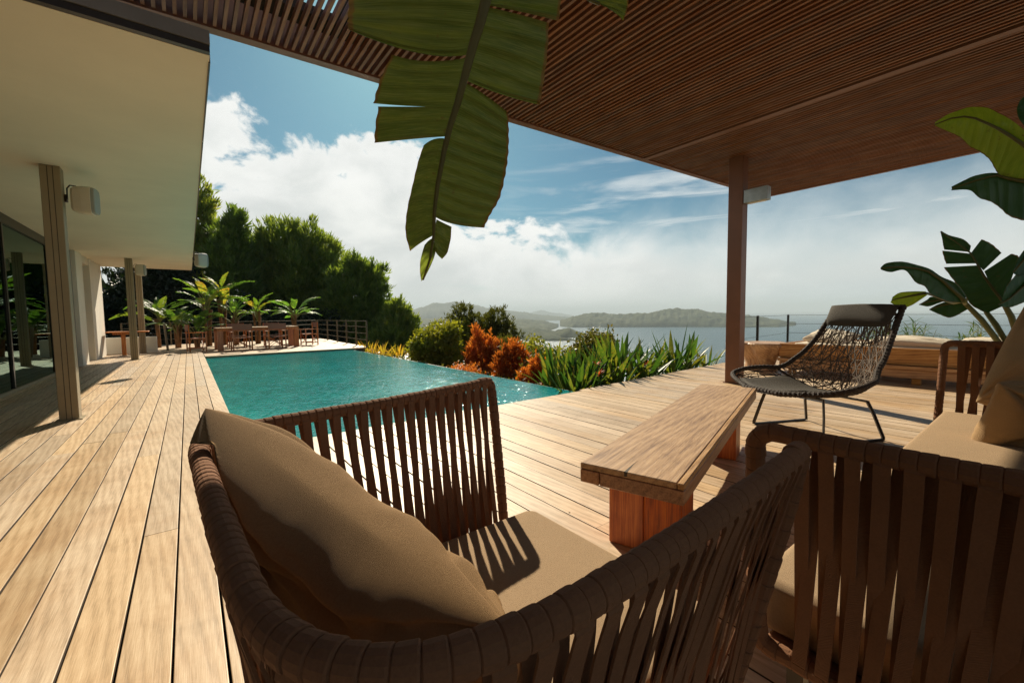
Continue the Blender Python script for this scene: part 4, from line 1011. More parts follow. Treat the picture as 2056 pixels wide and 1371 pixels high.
# ------------------------------------------------------------------ big banana leaves
LEAF_DATA={'hanging':{'L1':[[(0.845,1.2,2.267),(0.686,1.394,2.324),(0.549,1.672,2.446)],[(0.848,1.231,2.177),(0.692,1.414,2.224),(0.547,1.699,2.319)],[(0.84,1.265,2.095),(0.696,1.427,2.142),(0.542,1.712,2.243)],[(0.828,1.293,2.039),(0.698,1.437,2.063),(0.541,1.713,2.212)],[(0.821,1.308,2.01),(0.693,1.448,2.039),(0.542,1.711,2.196)]],'L2':[[(0.819,1.312,2.001),(0.718,1.421,2.006),(0.639,1.53,2.053)],[(0.813,1.339,1.928),(0.703,1.454,1.944),(0.612,1.584,1.98)],[(0.803,1.368,1.853),(0.703,1.469,1.864),(0.596,1.619,1.903)]],'L2b':[[(0.803,1.368,1.853),(0.703,1.469,1.863),(0.608,1.601,1.888)],[(0.792,1.39,1.804),(0.695,1.489,1.81),(0.6,1.618,1.817)],[(0.785,1.409,1.757),(0.704,1.49,1.756),(0.598,1.628,1.761)]],'L3':[[(0.781,1.414,1.751),(0.751,1.442,1.749),(0.726,1.471,1.731)],[(0.782,1.431,1.681),(0.748,1.46,1.686),(0.714,1.496,1.676)],[(0.776,1.455,1.604),(0.739,1.488,1.606),(0.703,1.526,1.596)],[(0.774,1.476,1.525),(0.729,1.516,1.523),(0.692,1.558,1.506)],[(0.772,1.495,1.453),(0.731,1.533,1.445),(0.692,1.577,1.425)],[(0.77,1.507,1.409),(0.737,1.541,1.384),(0.708,1.576,1.355)]],'L4':[[(0.773,1.505,1.401),(0.762,1.517,1.394),(0.749,1.532,1.376)],[(0.775,1.515,1.361),(0.754,1.533,1.352),(0.74,1.552,1.32)],[(0.769,1.527,1.323),(0.754,1.545,1.294),(0.741,1.561,1.27)],[(0.753,1.556,1.246),(0.75,1.559,1.242),(0.747,1.562,1.237)]],'R4':[[(0.774,1.506,1.398),(0.778,1.506,1.39),(0.78,1.507,1.383)],[(0.775,1.515,1.361),(0.78,1.513,1.355),(0.786,1.512,1.35)],[(0.769,1.527,1.323),(0.773,1.527,1.315),(0.777,1.527,1.308)],[(0.753,1.556,1.246),(0.756,1.553,1.25),(0.758,1.551,1.254)]],'R0':[[(0.847,1.203,2.254),(0.981,1.163,2.275),(1.121,1.137,2.323)],[(0.85,1.229,2.176),(0.986,1.185,2.201),(1.134,1.161,2.233)],[(0.849,1.239,2.15),(0.987,1.2,2.16),(1.141,1.18,2.18)]],'R1':[[(0.844,1.244,2.147),(0.966,1.207,2.15),(1.099,1.188,2.162)],[(0.836,1.272,2.084),(0.963,1.234,2.084),(1.118,1.215,2.093)],[(0.83,1.297,2.02),(0.961,1.262,2.011),(1.127,1.245,2.005)],[(0.824,1.322,1.954),(0.958,1.291,1.932),(1.129,1.269,1.936)],[(0.82,1.33,1.935),(0.952,1.299,1.913),(1.13,1.276,1.914)]],'R2':[[(0.824,1.331,1.928),(0.903,1.315,1.899),(0.998,1.309,1.863)],[(0.807,1.36,1.87),(0.897,1.338,1.841),(1.015,1.327,1.807)],[(0.791,1.397,1.779),(0.894,1.37,1.752),(1.028,1.349,1.731)],[(0.782,1.426,1.701),(0.886,1.395,1.675),(1.028,1.371,1.652)],[(0.774,1.454,1.616),(0.887,1.418,1.592),(1.015,1.394,1.566)],[(0.771,1.473,1.546),(0.867,1.444,1.511),(0.984,1.415,1.503)],[(0.771,1.488,1.482),(0.844,1.464,1.456),(0.962,1.43,1.45)]],'R3':[[(0.78,1.486,1.471),(0.808,1.478,1.458),(0.836,1.469,1.446)],[(0.778,1.496,1.435),(0.807,1.487,1.417),(0.836,1.48,1.396)],[(0.779,1.506,1.389),(0.802,1.501,1.367),(0.828,1.495,1.347)],[(0.782,1.511,1.361),(0.792,1.511,1.342),(0.812,1.508,1.324)]]},'hanging_mid':[(0.846,1.177,2.299),(0.845,1.201,2.237),(0.849,1.227,2.158),(0.842,1.252,2.098),(0.831,1.281,2.037),(0.823,1.306,1.977),(0.815,1.33,1.919),(0.805,1.357,1.853),(0.791,1.386,1.786),(0.781,1.417,1.703),(0.771,1.454,1.59),(0.768,1.478,1.5),(0.772,1.497,1.408),(0.766,1.521,1.322),(0.749,1.552,1.242)],'corner':{'C':[[(1.147,1.113,2.321),(1.237,1.042,2.301),(1.305,0.988,2.283)],[(1.174,1.086,2.249),(1.244,1.031,2.227),(1.299,0.987,2.208)],[(1.189,1.072,2.214),(1.25,1.023,2.191),(1.291,0.99,2.166)],[(1.218,1.049,2.199),(1.26,1.014,2.166),(1.28,0.996,2.136)]]},'right':{'top':{'a':[[(4.296,0.611,2.414),(4.291,0.608,2.421),(4.286,0.606,2.428)],[(4.321,0.532,2.436),(4.328,0.542,2.455),(4.336,0.553,2.474)],[(4.341,0.47,2.432),(4.354,0.486,2.462),(4.367,0.502,2.492)],[(4.34,0.415,2.399),(4.367,0.433,2.45),(4.394,0.451,2.503)],[(4.336,0.353,2.338),(4.36,0.361,2.402),(4.403,0.371,2.472)],[(4.362,0.311,2.299),(4.339,0.312,2.345),(4.381,0.317,2.411)],[(4.396,0.262,2.248),(4.356,0.262,2.293),(4.355,0.264,2.347)],[(4.444,0.202,2.179),(4.406,0.203,2.221),(4.368,0.203,2.263)],[(4.5,0.148,2.101),(4.463,0.149,2.142),(4.427,0.149,2.182)]],'b':[[(4.296,0.611,2.414),(4.299,0.609,2.411),(4.302,0.607,2.407)],[(4.321,0.532,2.436),(4.313,0.536,2.39),(4.341,0.544,2.353)],[(4.341,0.47,2.432),(4.333,0.475,2.361),(4.377,0.487,2.303)],[(4.34,0.415,2.399),(4.365,0.428,2.315),(4.425,0.445,2.239)],[(4.336,0.353,2.338),(4.398,0.374,2.267),(4.458,0.395,2.192)],[(4.362,0.311,2.299),(4.431,0.331,2.22),(4.499,0.352,2.136)],[(4.396,0.262,2.248),(4.477,0.291,2.158),(4.555,0.322,2.062)],[(4.444,0.202,2.179),(4.517,0.246,2.102),(4.587,0.292,2.018)],[(4.5,0.148,2.101),(4.559,0.146,2.033),(4.618,0.145,1.963)]],'mid':[(4.282,0.609,2.41),(4.306,0.53,2.432),(4.326,0.468,2.427),(4.325,0.414,2.394),(4.321,0.352,2.334),(4.346,0.31,2.295),(4.38,0.261,2.244),(4.428,0.201,2.175),(4.484,0.147,2.098)]},'dark':{'a':[[(4.504,0.53,1.984),(4.504,0.532,1.991),(4.504,0.534,1.998)],[(4.53,0.472,2.003),(4.53,0.472,2.019),(4.531,0.473,2.034)],[(4.551,0.419,2.021),(4.55,0.424,2.039),(4.55,0.429,2.056)],[(4.575,0.358,2.036),(4.574,0.363,2.05),(4.573,0.368,2.064)],[(4.59,0.315,2.038),(4.591,0.315,2.046),(4.591,0.315,2.054)],[(4.606,0.262,2.004),(4.606,0.263,2.013),(4.607,0.263,2.023)],[(4.623,0.2,1.972),(4.624,0.2,1.981),(4.624,0.201,1.991)],[(4.637,0.144,1.941),(4.638,0.145,1.954),(4.639,0.145,1.967)]],'b':[[(4.504,0.53,1.984),(4.503,0.532,1.977),(4.502,0.535,1.971)],[(4.53,0.472,2.003),(4.533,0.46,1.981),(4.536,0.447,1.958)],[(4.551,0.419,2.021),(4.551,0.407,1.957),(4.552,0.395,1.893)],[(4.575,0.358,2.036),(4.572,0.349,1.946),(4.569,0.341,1.857)],[(4.59,0.315,2.038),(4.586,0.305,1.922),(4.582,0.296,1.806)],[(4.606,0.262,2.004),(4.599,0.259,1.875),(4.592,0.255,1.747)],[(4.623,0.2,1.972),(4.616,0.194,1.838),(4.61,0.189,1.705)],[(4.637,0.144,1.941),(4.632,0.139,1.825),(4.626,0.134,1.71)]],'mid':[(4.49,0.529,1.981),(4.515,0.47,2.001),(4.536,0.417,2.018),(4.56,0.356,2.033),(4.575,0.313,2.035),(4.59,0.261,2.0),(4.607,0.199,1.969),(4.621,0.144,1.938)]},'edge':{'a':[[(4.654,0.218,2.561),(4.65,0.23,2.546),(4.645,0.241,2.53)],[(4.652,0.208,2.481),(4.646,0.229,2.481),(4.639,0.251,2.481)],[(4.653,0.188,2.399),(4.646,0.215,2.41),(4.638,0.242,2.421)],[(4.656,0.161,2.327),(4.65,0.188,2.342),(4.643,0.215,2.358)]],'b':[[(4.654,0.218,2.561),(4.661,0.194,2.547),(4.666,0.17,2.533)],[(4.652,0.208,2.481),(4.66,0.179,2.472),(4.667,0.151,2.463)],[(4.653,0.188,2.399),(4.661,0.16,2.39),(4.668,0.131,2.382)],[(4.656,0.161,2.327),(4.663,0.137,2.32),(4.668,0.113,2.313)]],'mid':[(4.654,0.218,2.561),(4.652,0.208,2.481),(4.653,0.188,2.399),(4.656,0.161,2.327)]},'fan':{'a':[[(5.289,0.679,1.78),(5.289,0.681,1.782),(5.288,0.682,1.784)],[(5.292,0.637,1.733),(5.29,0.653,1.727),(5.287,0.668,1.721)],[(5.297,0.578,1.668),(5.291,0.618,1.665),(5.285,0.659,1.662)],[(5.3,0.499,1.581),(5.294,0.574,1.601),(5.284,0.65,1.62)]],'a2':[[(5.289,0.679,1.78),(5.289,0.677,1.784),(5.29,0.676,1.788)],[(5.292,0.637,1.733),(5.294,0.631,1.738),(5.295,0.626,1.743)],[(5.297,0.578,1.676),(5.3,0.559,1.686),(5.302,0.54,1.695)],[(5.3,0.499,1.581),(5.302,0.496,1.607),(5.304,0.493,1.633)]],'b':[[(5.3,0.495,1.568),(5.293,0.577,1.591),(5.282,0.663,1.613)],[(5.3,0.473,1.524),(5.292,0.56,1.539),(5.281,0.65,1.554)],[(5.299,0.455,1.481),(5.291,0.543,1.488),(5.28,0.634,1.495)]],'c':[[(5.298,0.449,1.465),(5.289,0.547,1.466),(5.276,0.648,1.467)],[(5.296,0.408,1.372),(5.289,0.49,1.353),(5.279,0.575,1.334)],[(5.292,0.357,1.266),(5.288,0.435,1.243),(5.28,0.514,1.219)],[(5.289,0.313,1.187),(5.286,0.389,1.159),(5.279,0.467,1.129)],[(5.286,0.282,1.127),(5.284,0.33,1.095),(5.281,0.379,1.061)]],'d':[[(5.301,0.49,1.574),(5.306,0.463,1.628),(5.31,0.435,1.681)],[(5.299,0.462,1.503),(5.305,0.419,1.569),(5.31,0.378,1.634)],[(5.298,0.414,1.419),(5.303,0.366,1.487),(5.307,0.32,1.554)]],'e':[[(5.298,0.409,1.411),(5.303,0.337,1.477),(5.306,0.268,1.541)],[(5.294,0.369,1.298),(5.3,0.296,1.401),(5.302,0.225,1.5)],[(5.29,0.324,1.211),(5.294,0.287,1.293),(5.297,0.251,1.374)],[(5.287,0.286,1.143),(5.289,0.28,1.195),(5.292,0.275,1.247)]],'mid':[(5.272,0.677,1.778),(5.279,0.588,1.684),(5.283,0.493,1.573),(5.281,0.45,1.477),(5.278,0.407,1.371),(5.274,0.356,1.266),(5.271,0.312,1.187),(5.267,0.279,1.124)]},'left':{'a':[[(4.414,0.898,1.433),(4.416,0.897,1.438),(4.418,0.895,1.444)],[(4.458,0.834,1.438),(4.448,0.85,1.455),(4.439,0.865,1.473)],[(4.496,0.773,1.434),(4.494,0.779,1.457),(4.492,0.785,1.479)],[(4.54,0.703,1.42),(4.541,0.704,1.434),(4.541,0.705,1.448)],[(4.576,0.644,1.394),(4.579,0.639,1.403),(4.582,0.635,1.411)],[(4.614,0.574,1.325),(4.614,0.574,1.338),(4.615,0.575,1.35)],[(4.644,0.513,1.243),(4.651,0.505,1.268),(4.658,0.497,1.293)],[(4.674,0.454,1.167),(4.678,0.449,1.182),(4.682,0.444,1.198)]],'b':[[(4.414,0.898,1.433),(4.416,0.896,1.426),(4.417,0.894,1.42)],[(4.458,0.834,1.438),(4.453,0.838,1.419),(4.449,0.842,1.399)],[(4.496,0.773,1.434),(4.497,0.77,1.421),(4.498,0.767,1.409)],[(4.54,0.703,1.42),(4.535,0.705,1.366),(4.53,0.707,1.313)],[(4.576,0.644,1.394),(4.567,0.651,1.336),(4.558,0.658,1.278)],[(4.614,0.574,1.325),(4.595,0.598,1.27),(4.576,0.622,1.215)],[(4.644,0.513,1.243),(4.634,0.526,1.202),(4.623,0.538,1.161)],[(4.674,0.454,1.167),(4.671,0.458,1.157),(4.668,0.462,1.147)]],'mid':[(4.399,0.895,1.431),(4.442,0.831,1.437),(4.48,0.77,1.433),(4.523,0.701,1.419),(4.559,0.641,1.393),(4.597,0.571,1.324),(4.627,0.511,1.243),(4.657,0.452,1.167)]},'small':{'a':[[(5.193,0.968,1.191),(5.194,0.965,1.205),(5.196,0.962,1.22)],[(5.211,0.899,1.209),(5.211,0.907,1.234),(5.21,0.914,1.258)],[(5.229,0.827,1.227),(5.23,0.827,1.246),(5.231,0.828,1.265)],[(5.247,0.744,1.245),(5.247,0.747,1.253),(5.247,0.75,1.261)]],'b':[[(5.193,0.968,1.191),(5.191,0.971,1.179),(5.189,0.975,1.168)],[(5.211,0.899,1.209),(5.208,0.901,1.164),(5.205,0.902,1.119)],[(5.229,0.827,1.227),(5.225,0.831,1.183),(5.222,0.835,1.138)],[(5.247,0.744,1.245),(5.247,0.74,1.237),(5.247,0.737,1.228)]],'mid':[(5.177,0.965,1.19),(5.195,0.897,1.209),(5.212,0.824,1.227),(5.23,0.741,1.245)]},'folded':{'a':[[(5.233,0.787,1.144),(5.233,0.786,1.146),(5.233,0.785,1.147)],[(5.246,0.728,1.169),(5.245,0.735,1.176),(5.244,0.741,1.183)],[(5.256,0.671,1.181),(5.254,0.689,1.196),(5.252,0.707,1.212)],[(5.262,0.63,1.174),(5.263,0.63,1.177),(5.263,0.63,1.179)]],'b':[[(5.233,0.787,1.144),(5.233,0.786,1.142),(5.233,0.784,1.141)],[(5.246,0.728,1.169),(5.244,0.728,1.147),(5.243,0.727,1.126)],[(5.256,0.671,1.181),(5.256,0.67,1.166),(5.255,0.669,1.151)],[(5.262,0.63,1.174),(5.262,0.63,1.172),(5.262,0.63,1.17)]],'mid':[(5.216,0.784,1.144),(5.229,0.726,1.169),(5.239,0.668,1.181),(5.245,0.628,1.174)]},'low':{'a':[[(5.243,0.72,1.099),(5.243,0.719,1.1),(5.244,0.719,1.102)],[(5.258,0.645,1.134),(5.256,0.657,1.138),(5.255,0.669,1.143)],[(5.269,0.578,1.152),(5.267,0.59,1.16),(5.266,0.601,1.169)],[(5.278,0.501,1.159),(5.278,0.502,1.164),(5.278,0.504,1.169)]],'b':[[(5.243,0.72,1.099),(5.243,0.719,1.097),(5.243,0.718,1.095)],[(5.258,0.645,1.134),(5.255,0.652,1.096),(5.251,0.66,1.058)],[(5.269,0.578,1.152),(5.265,0.581,1.09),(5.261,0.584,1.027)],[(5.278,0.501,1.159),(5.277,0.494,1.128),(5.276,0.487,1.098)]],'mid':[(5.226,0.717,1.099),(5.241,0.643,1.134),(5.251,0.576,1.151),(5.26,0.499,1.159)]},'side':{'a':[[(4.893,0.294,1.131),(4.903,0.287,1.141),(4.913,0.28,1.152)],[(4.96,0.246,1.172),(4.953,0.254,1.219),(4.947,0.263,1.266)],[(5.047,0.186,1.264),(5.051,0.19,1.343),(5.055,0.193,1.422)],[(5.152,0.115,1.377),(5.145,0.127,1.463),(5.138,0.14,1.549)]],'b':[[(4.893,0.294,1.131),(4.894,0.292,1.127),(4.896,0.291,1.123)],[(4.96,0.246,1.172),(4.955,0.247,1.139),(4.951,0.247,1.105)],[(5.047,0.186,1.264),(5.044,0.184,1.203),(5.041,0.181,1.142)],[(5.152,0.115,1.377),(5.148,0.111,1.291),(5.143,0.108,1.205)]],'mid':[(4.874,0.293,1.13),(4.941,0.245,1.172),(5.028,0.185,1.264),(5.133,0.115,1.376)]},'upper':{'a':[[(4.992,0.237,1.373),(4.994,0.236,1.38),(4.995,0.236,1.387)],[(5.041,0.205,1.436),(5.03,0.214,1.451),(5.02,0.224,1.465)],[(5.102,0.165,1.521),(5.092,0.175,1.543),(5.081,0.184,1.565)],[(5.175,0.116,1.606),(5.159,0.13,1.628),(5.143,0.144,1.65)]],'b':[[(4.992,0.237,1.373),(4.995,0.235,1.365),(4.997,0.232,1.358)],[(5.041,0.205,1.436),(5.046,0.197,1.39),(5.051,0.19,1.343)],[(5.102,0.165,1.521),(5.111,0.154,1.464),(5.119,0.143,1.406)],[(5.175,0.116,1.606),(5.183,0.105,1.549),(5.192,0.094,1.491)]],'mid':[(4.973,0.236,1.372),(5.022,0.204,1.435),(5.083,0.164,1.52),(5.155,0.116,1.604)]},'tail':{'a':[[(4.984,0.212,0.979),(4.983,0.213,0.982),(4.982,0.214,0.986)],[(5.036,0.177,1.042),(5.017,0.191,1.032),(4.998,0.205,1.021)],[(5.092,0.138,1.091),(5.065,0.158,1.078),(5.037,0.178,1.064)],[(5.151,0.096,1.133),(5.134,0.109,1.134),(5.117,0.122,1.134)]],'b':[[(4.984,0.212,0.979),(4.99,0.207,0.975),(4.995,0.202,0.971)],[(5.036,0.177,1.042),(5.039,0.173,1.017),(5.042,0.168,0.992)],[(5.092,0.138,1.091),(5.097,0.132,1.063),(5.101,0.127,1.034)],[(5.151,0.096,1.133),(5.156,0.091,1.112),(5.161,0.085,1.09)]],'mid':[(4.965,0.211,0.979),(5.017,0.176,1.042),(5.073,0.137,1.092),(5.132,0.096,1.133)]}},'stems':{'s1':[(5.265,0.517,1.166),(5.304,0.411,1.009),(5.344,0.301,0.804)],'s2':[(5.42,0.389,1.063),(5.397,0.336,0.968),(5.377,0.279,0.843)],'s3':[(5.237,0.282,1.124),(5.275,0.246,1.032),(5.303,0.212,0.88)]}}
def tup(a): return [Vector(p) for p in a]
def banana_mat(name, lo, hi, vein, tr, k=1.0, ws=24.0):
    m = Mt(name); uv = m.n('ShaderNodeTexCoord').outputs['UV']
    def mp(sc): x = m.n('ShaderNodeMapping'); x.inputs['Scale'].default_value = sc; m.link(uv, x.inputs[0]); return x.outputs[0]
    big = m.noise(m.coord('pos').outputs[0], 3.5, 5, 0.65)
    fine = m.noise(mp((420, 3, 1)), 1.0, 4, 0.6); band = m.noise(mp((30, 1.2, 1)), 1.0, 3, 0.6)
    w = m.n('ShaderNodeTexWave', wave_type='BANDS', bands_direction='X'); m.link(mp((ws, 0.25, 1)), w.inputs[0]); w.inputs['Scale'].default_value = 0.3183 * 0.5; w.inputs['Distortion'].default_value = 0.8
    c = m.ramp(m.mix(0.5, big, band), [(0.32, lo), (0.68, hi)])
    c = m.mix(m.ramp(fine, [(0.45, (0, 0, 0)), (0.75, (0.45, 0.45, 0.45))]), c, vein)
    spot = m.noise(m.coord('pos').outputs[0], 28, 3, 0.6); c = m.mix(m.ramp(spot, [(0.66, (0, 0, 0)), (0.74, (0.6, 0.6, 0.6))]), c, (0.10, 0.055, 0.02))
    sx = m.n('ShaderNodeSeparateXYZ'); m.link(uv, sx.inputs[0]); ed = m.n('ShaderNodeMath', operation='MULTIPLY_ADD'); m.link(band, ed.inputs[0]); ed.inputs[1].default_value = 0.06; m.link(sx.outputs[1], ed.inputs[2])
    c = m.mix(m.ramp(ed.outputs[0], [(0.985, (0, 0, 0)), (1.0, (0.9, 0.9, 0.9))]), c, (0.16, 0.085, 0.03))
    m.set(c, 0.40, spec=0.45); m.trans(m.mix(1.0, c, (1.7 * k, 1.75 * k, 0.75 * k), 'MULTIPLY'), tr)
    m.bump(m.mix(0.5, fine, band), 0.5, 0.004); return m.m
M['banana_hang'] = banana_mat('banana_leaf', (0.055, 0.085, 0.020), (0.13, 0.155, 0.036), (0.30, 0.29, 0.12), 0.50)
M['banana_sunlit'] = banana_mat('sunlit_banana_leaf', (0.13, 0.22, 0.02), (0.25, 0.33, 0.035), (0.36, 0.38, 0.08), 0.5, 0.9)  # sunlight shining through the leaf is put into this brighter green
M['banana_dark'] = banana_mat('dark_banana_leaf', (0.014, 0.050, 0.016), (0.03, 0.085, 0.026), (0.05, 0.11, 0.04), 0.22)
M['midrib'] = plain('leaf_midrib', (0.09, 0.085, 0.02), 0.5, 0, 0.4, 0.15, 8)
def lobe(rows, mat, parent, per=14, across=16, amp=0.0045, freq=26.0, name='leaf_blade', facing=Vector((0, 0, 1.1)), seed=0):
    """leaf blade between midrib points and edge points, corrugated by its side veins"""
    rows = [tup(r) for r in rows]; nr = len(rows)
    total = sum((rows[i + 1][0] - rows[i][0]).length for i in range(nr - 1)); k = max(per, int(total * 260))
    k = min(k, 150)
    def ev(j, s):
        A_ = np.array([r[j] for r in rows]); q = s * (nr - 1); i = min(int(q), nr - 2); f = q - i
        a, b_, c, d_ = A_[max(i - 1, 0)], A_[i], A_[i + 1], A_[min(i + 2, nr - 1)]
        if nr < 3: return b_ * (1 - f) + c * f
        return 0.5 * ((2*b_) + (-a+c)*f + (2*a-5*b_+4*c-d_)*f*f + (-a+3*b_-3*c+d_)*f**3)
    V = []; F = []; UV = []; rr = random.Random(seed)
    for i in range(k + 1):
        s = i / k; m0, c0_, e0 = ev(0, s), ev(1, s), ev(2, s)
        ctr = 2 * c0_ - 0.5 * (m0 + e0)
        dist = total * s
        for j in range(across + 1):
            t = j / across; p = (1 - t) ** 2 * m0 + 2 * t * (1 - t) * ctr + t * t * e0
            v = (p - np.array(facing)); v /= np.linalg.norm(v)
            ph = dist * freq * 2 * PI
            w = amp * (abs(math.sin(ph / 2)) - 0.6 + 0.25 * math.sin(ph * 0.37 + seed)) * min(1, t * 6) + 0.006 * math.sin(t * 5 + s * 9 + seed) * t + rr.uniform(-1, 1) * 0.0005
            # ragged edge
            if j == across: p = p + (e0 - m0) * 0.006 * math.sin(dist * 160 + seed)
            V.append(p + v * w); UV.append((dist, t))
    n_ = across + 1
    F = [(i * n_ + j, i * n_ + j + 1, (i + 1) * n_ + j + 1, (i + 1) * n_ + j) for i in range(k) for j in range(across)]
    o = MB().add(V, F).build(name, mat, parent, smooth=True)
    uvl = o.data.uv_layers.new(name='UVMap'); li = np.zeros(len(o.data.loops), np.int32); o.data.loops.foreach_get('vertex_index', li)
    uvl.data.foreach_set('uv', np.array(UV, np.float32)[li].ravel()); return o
bp = empty('banana_plant', (0.3, -1.6, 0), 0, 'tall banana plant whose big torn leaf hangs into view at the top', 'plant')
for i, (k, rows) in enumerate(LEAF_DATA['hanging'].items()):
    lobe(rows, M['banana_hang'], bp, seed=i, freq=22, amp=0.0085)
mid = tup(LEAF_DATA['hanging_mid']); hp = [Vector((0.3, -1.6, 2.5)), Vector((0.33, -0.9, 3.05)), Vector((0.47, -0.1, 3.22)), Vector((0.62, 0.45, 2.95))]
path = hp + mid[0:]
rad = list(np.interp(np.arange(len(path)), [0, 4, len(path) - 1], [0.03, 0.021, 0.0035]))
MB().tube(path, rad, 10).build('midrib', M['midrib'], bp, smooth=True)
MB().tube([(0.3, -1.6, 0.0), (0.31, -1.62, 1.2), (0.3, -1.6, 2.2), (0.3, -1.6, 2.55)], [0.14, 0.12, 0.08, 0.04], 14).build('trunk', M['palestem'], bp, smooth=True)
for rows in LEAF_DATA['corner'].values(): lobe(rows, M['banana_hang'], bp, seed=9)
q = tup([r[0] for r in LEAF_DATA['corner']['C']])
MB().tube([Vector((0.3, -1.6, 2.5)), Vector((0.8, -0.8, 3.1)), Vector((1.1, 0.3, 2.95))] + q, [0.03, 0.02, 0.012] + [0.006] * len(q), 8).build('leaf_stalk', M['midrib'], bp, smooth=True)
for k, (dx, dy, dz) in enumerate(((-1.6, -0.8, 0.5), (-0.8, -2.0, 0.2), (1.3, -1.4, 0.4))):
    a = Vector((0.3, -1.6, 2.5)); e = a + Vector((dx, dy, dz)); sd_ = Vector((dx, dy, 0)).normalized().cross(Vector((0, 0, 1)))
    rows = lambda s: [[tuple(a.lerp(e, f) + Vector((0, 0, 0.5 * math.sin(f * PI)))), tuple(a.lerp(e, f) + Vector((0, 0, 0.5 * math.sin(f * PI) - 0.03)) + sd_ * s * 0.15 * math.sin(f * PI)), tuple(a.lerp(e, f) + Vector((0, 0, 0.5 * math.sin(f * PI) - 0.1)) + sd_ * s * 0.3 * math.sin(f * PI))] for f in np.linspace(0.15, 1, 7)]
    for s in (1, -1): lobe(rows(s), M['banana_hang'], bp, seed=k)
    MB().tube([a.lerp(e, f) + Vector((0, 0, 0.5 * math.sin(f * PI) - 0.008)) for f in np.linspace(0, 1, 8)], list(np.linspace(0.03, 0.004, 8)), 8).build('midrib', M['midrib'], bp, smooth=True)
# plant at the right, behind the sofa
rp = empty('banana_plant', (5.55, -0.35, 0), 0, 'banana plant with fan of torn dark leaves rising behind the sofa', 'plant')
mats = dict(top='banana_sunlit', small='banana_sunlit', dark='banana_dark')
ends = {}
for k, dct in LEAF_DATA['right'].items():
    for kk, rows in dct.items():
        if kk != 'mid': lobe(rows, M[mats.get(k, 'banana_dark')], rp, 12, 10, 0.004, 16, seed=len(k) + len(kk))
    mpt = tup(dct['mid']); MB().tube(mpt, list(np.linspace(0.004, 0.012, len(mpt))), 7).build('midrib', M['midrib'], rp, smooth=True); ends[k] = mpt[-1]
crown = Vector((5.50, -0.30, 0.75))
for k, e in ends.items():
    if k in ('fan', 'left', 'side'): continue
    tgt = {'small': ends['left'], 'folded': ends['left'], 'low': ends['left'], 'upper': ends['side'], 'tail': ends['side']}.get(k, crown)
    mid_ = (e + tgt) / 2 + (Vector((0.35, -0.55, 0.25)) if tgt == crown else Vector((0, 0, -0.02)))
    MB().tube([e, mid_, tgt], [0.010, 0.014, 0.018], 8).build('leaf_stalk', M['palestem'], rp, smooth=True)
for k, pts in LEAF_DATA['stems'].items():
    pts = tup(pts); MB().tube([pts[0] - (pts[1] - pts[0]) * 0.15] + pts + [pts[-1].lerp(crown, 0.7), crown], [0.014, 0.017, 0.021, 0.026, 0.032, 0.04], 10).build('leaf_stalk', M['palestem'], rp, smooth=True)
MB().tube([(5.55, -0.35, 0.0), (5.53, -0.33, 0.4), (5.5, -0.30, 0.85)], [0.14, 0.11, 0.06], 14).build('trunk', M['palestem'], rp, smooth=True)
MB().tube([(5.55, -0.35, 0.003), (5.55, -0.35, 0.30), (5.55, -0.35, 0.32)], [0.22, 0.28, 0.27], 24).build('pot', M['bronze'], rp, smooth=False)

# ------------------------------------------------------------------ vegetation
def blade_mesh(name, L, w, droop, mat, segs=7, fold=0.25, tip=0.5, wavy=0.0, seed=0, base=0.25):
    """long leaf along +x rising in z, folded along its midrib; thin wedge of real width"""
    V = []; F = []; rr = random.Random(seed)
    for i in range(segs + 1):
        s = i / segs; x = L * (s - 0.12 * droop * s * s); z = -droop * L * s ** 2.2
        ww = w * (base + (1 - base) * math.sin(min(1, s / 0.45) * PI / 2)) * (1 - max(0, (s - tip) / (1 - tip)) ** 1.8) * (1 + wavy * rr.uniform(-1, 1))
        up = fold * ww
        V += [(x, -ww / 2, z + up), (x, 0, z), (x, ww / 2, z + up)]
    for i in range(segs):
        for j in (0, 1): F.append((i * 3 + j, (i + 1) * 3 + j, (i + 1) * 3 + j + 1, i * 3 + j + 1))
    me = bpy.data.meshes.new(name); me.from_pydata(V, [], F); me.update(); me.materials.append(mat); me.shade_smooth(); return me
def torn_leaf_mesh(name, L, w, droop, mat, seed=0):
    """paddle leaf with torn side strips"""
    rr = random.Random(seed); V = []; F = []; n = 14
    def mp(s): return Vector((L * (s - 0.22 * droop * s * s), 0, -droop * L * s ** 2))
    def hw(s): return w / 2 * (math.sin(min(1, s / 0.30 + 0.18) * PI / 2)) * (1 - max(0, (s - 0.45) / 0.55) ** 2) + 0.004
    for side in (1, -1):
        for i in range(n):
            s0, s1 = i / n, (i + 1) / n * 1.0 - (rr.random() < 0.6) * rr.uniform(0.008, 0.022)
            dr = rr.uniform(0.0, 0.35); a, b_ = mp(s0), mp(s1); sl = 0.35 * w / 2
            pa = a + Vector((sl, side * hw(s0), -hw(s0) * dr + 0.15 * hw(s0))); pb = b_ + Vector((sl * 0.9, side * hw(s1), -hw(s1) * dr + 0.15 * hw(s1)))
            ma = (a + pa) / 2 + Vector((0, 0, 0.10 * hw(s0))); mb_ = (b_ + pb) / 2 + Vector((0, 0, 0.10 * hw(s1)))
            k = len(V); V += [a, b_, ma, mb_, pa, pb]; F += [(k, k+1, k+3, k+2), (k+2, k+3, k+5, k+4)]
    me = bpy.data.meshes.new(name); me.from_pydata([tuple(v) for v in V], [], F); me.update(); me.materials.append(mat); me.shade_smooth(); return me
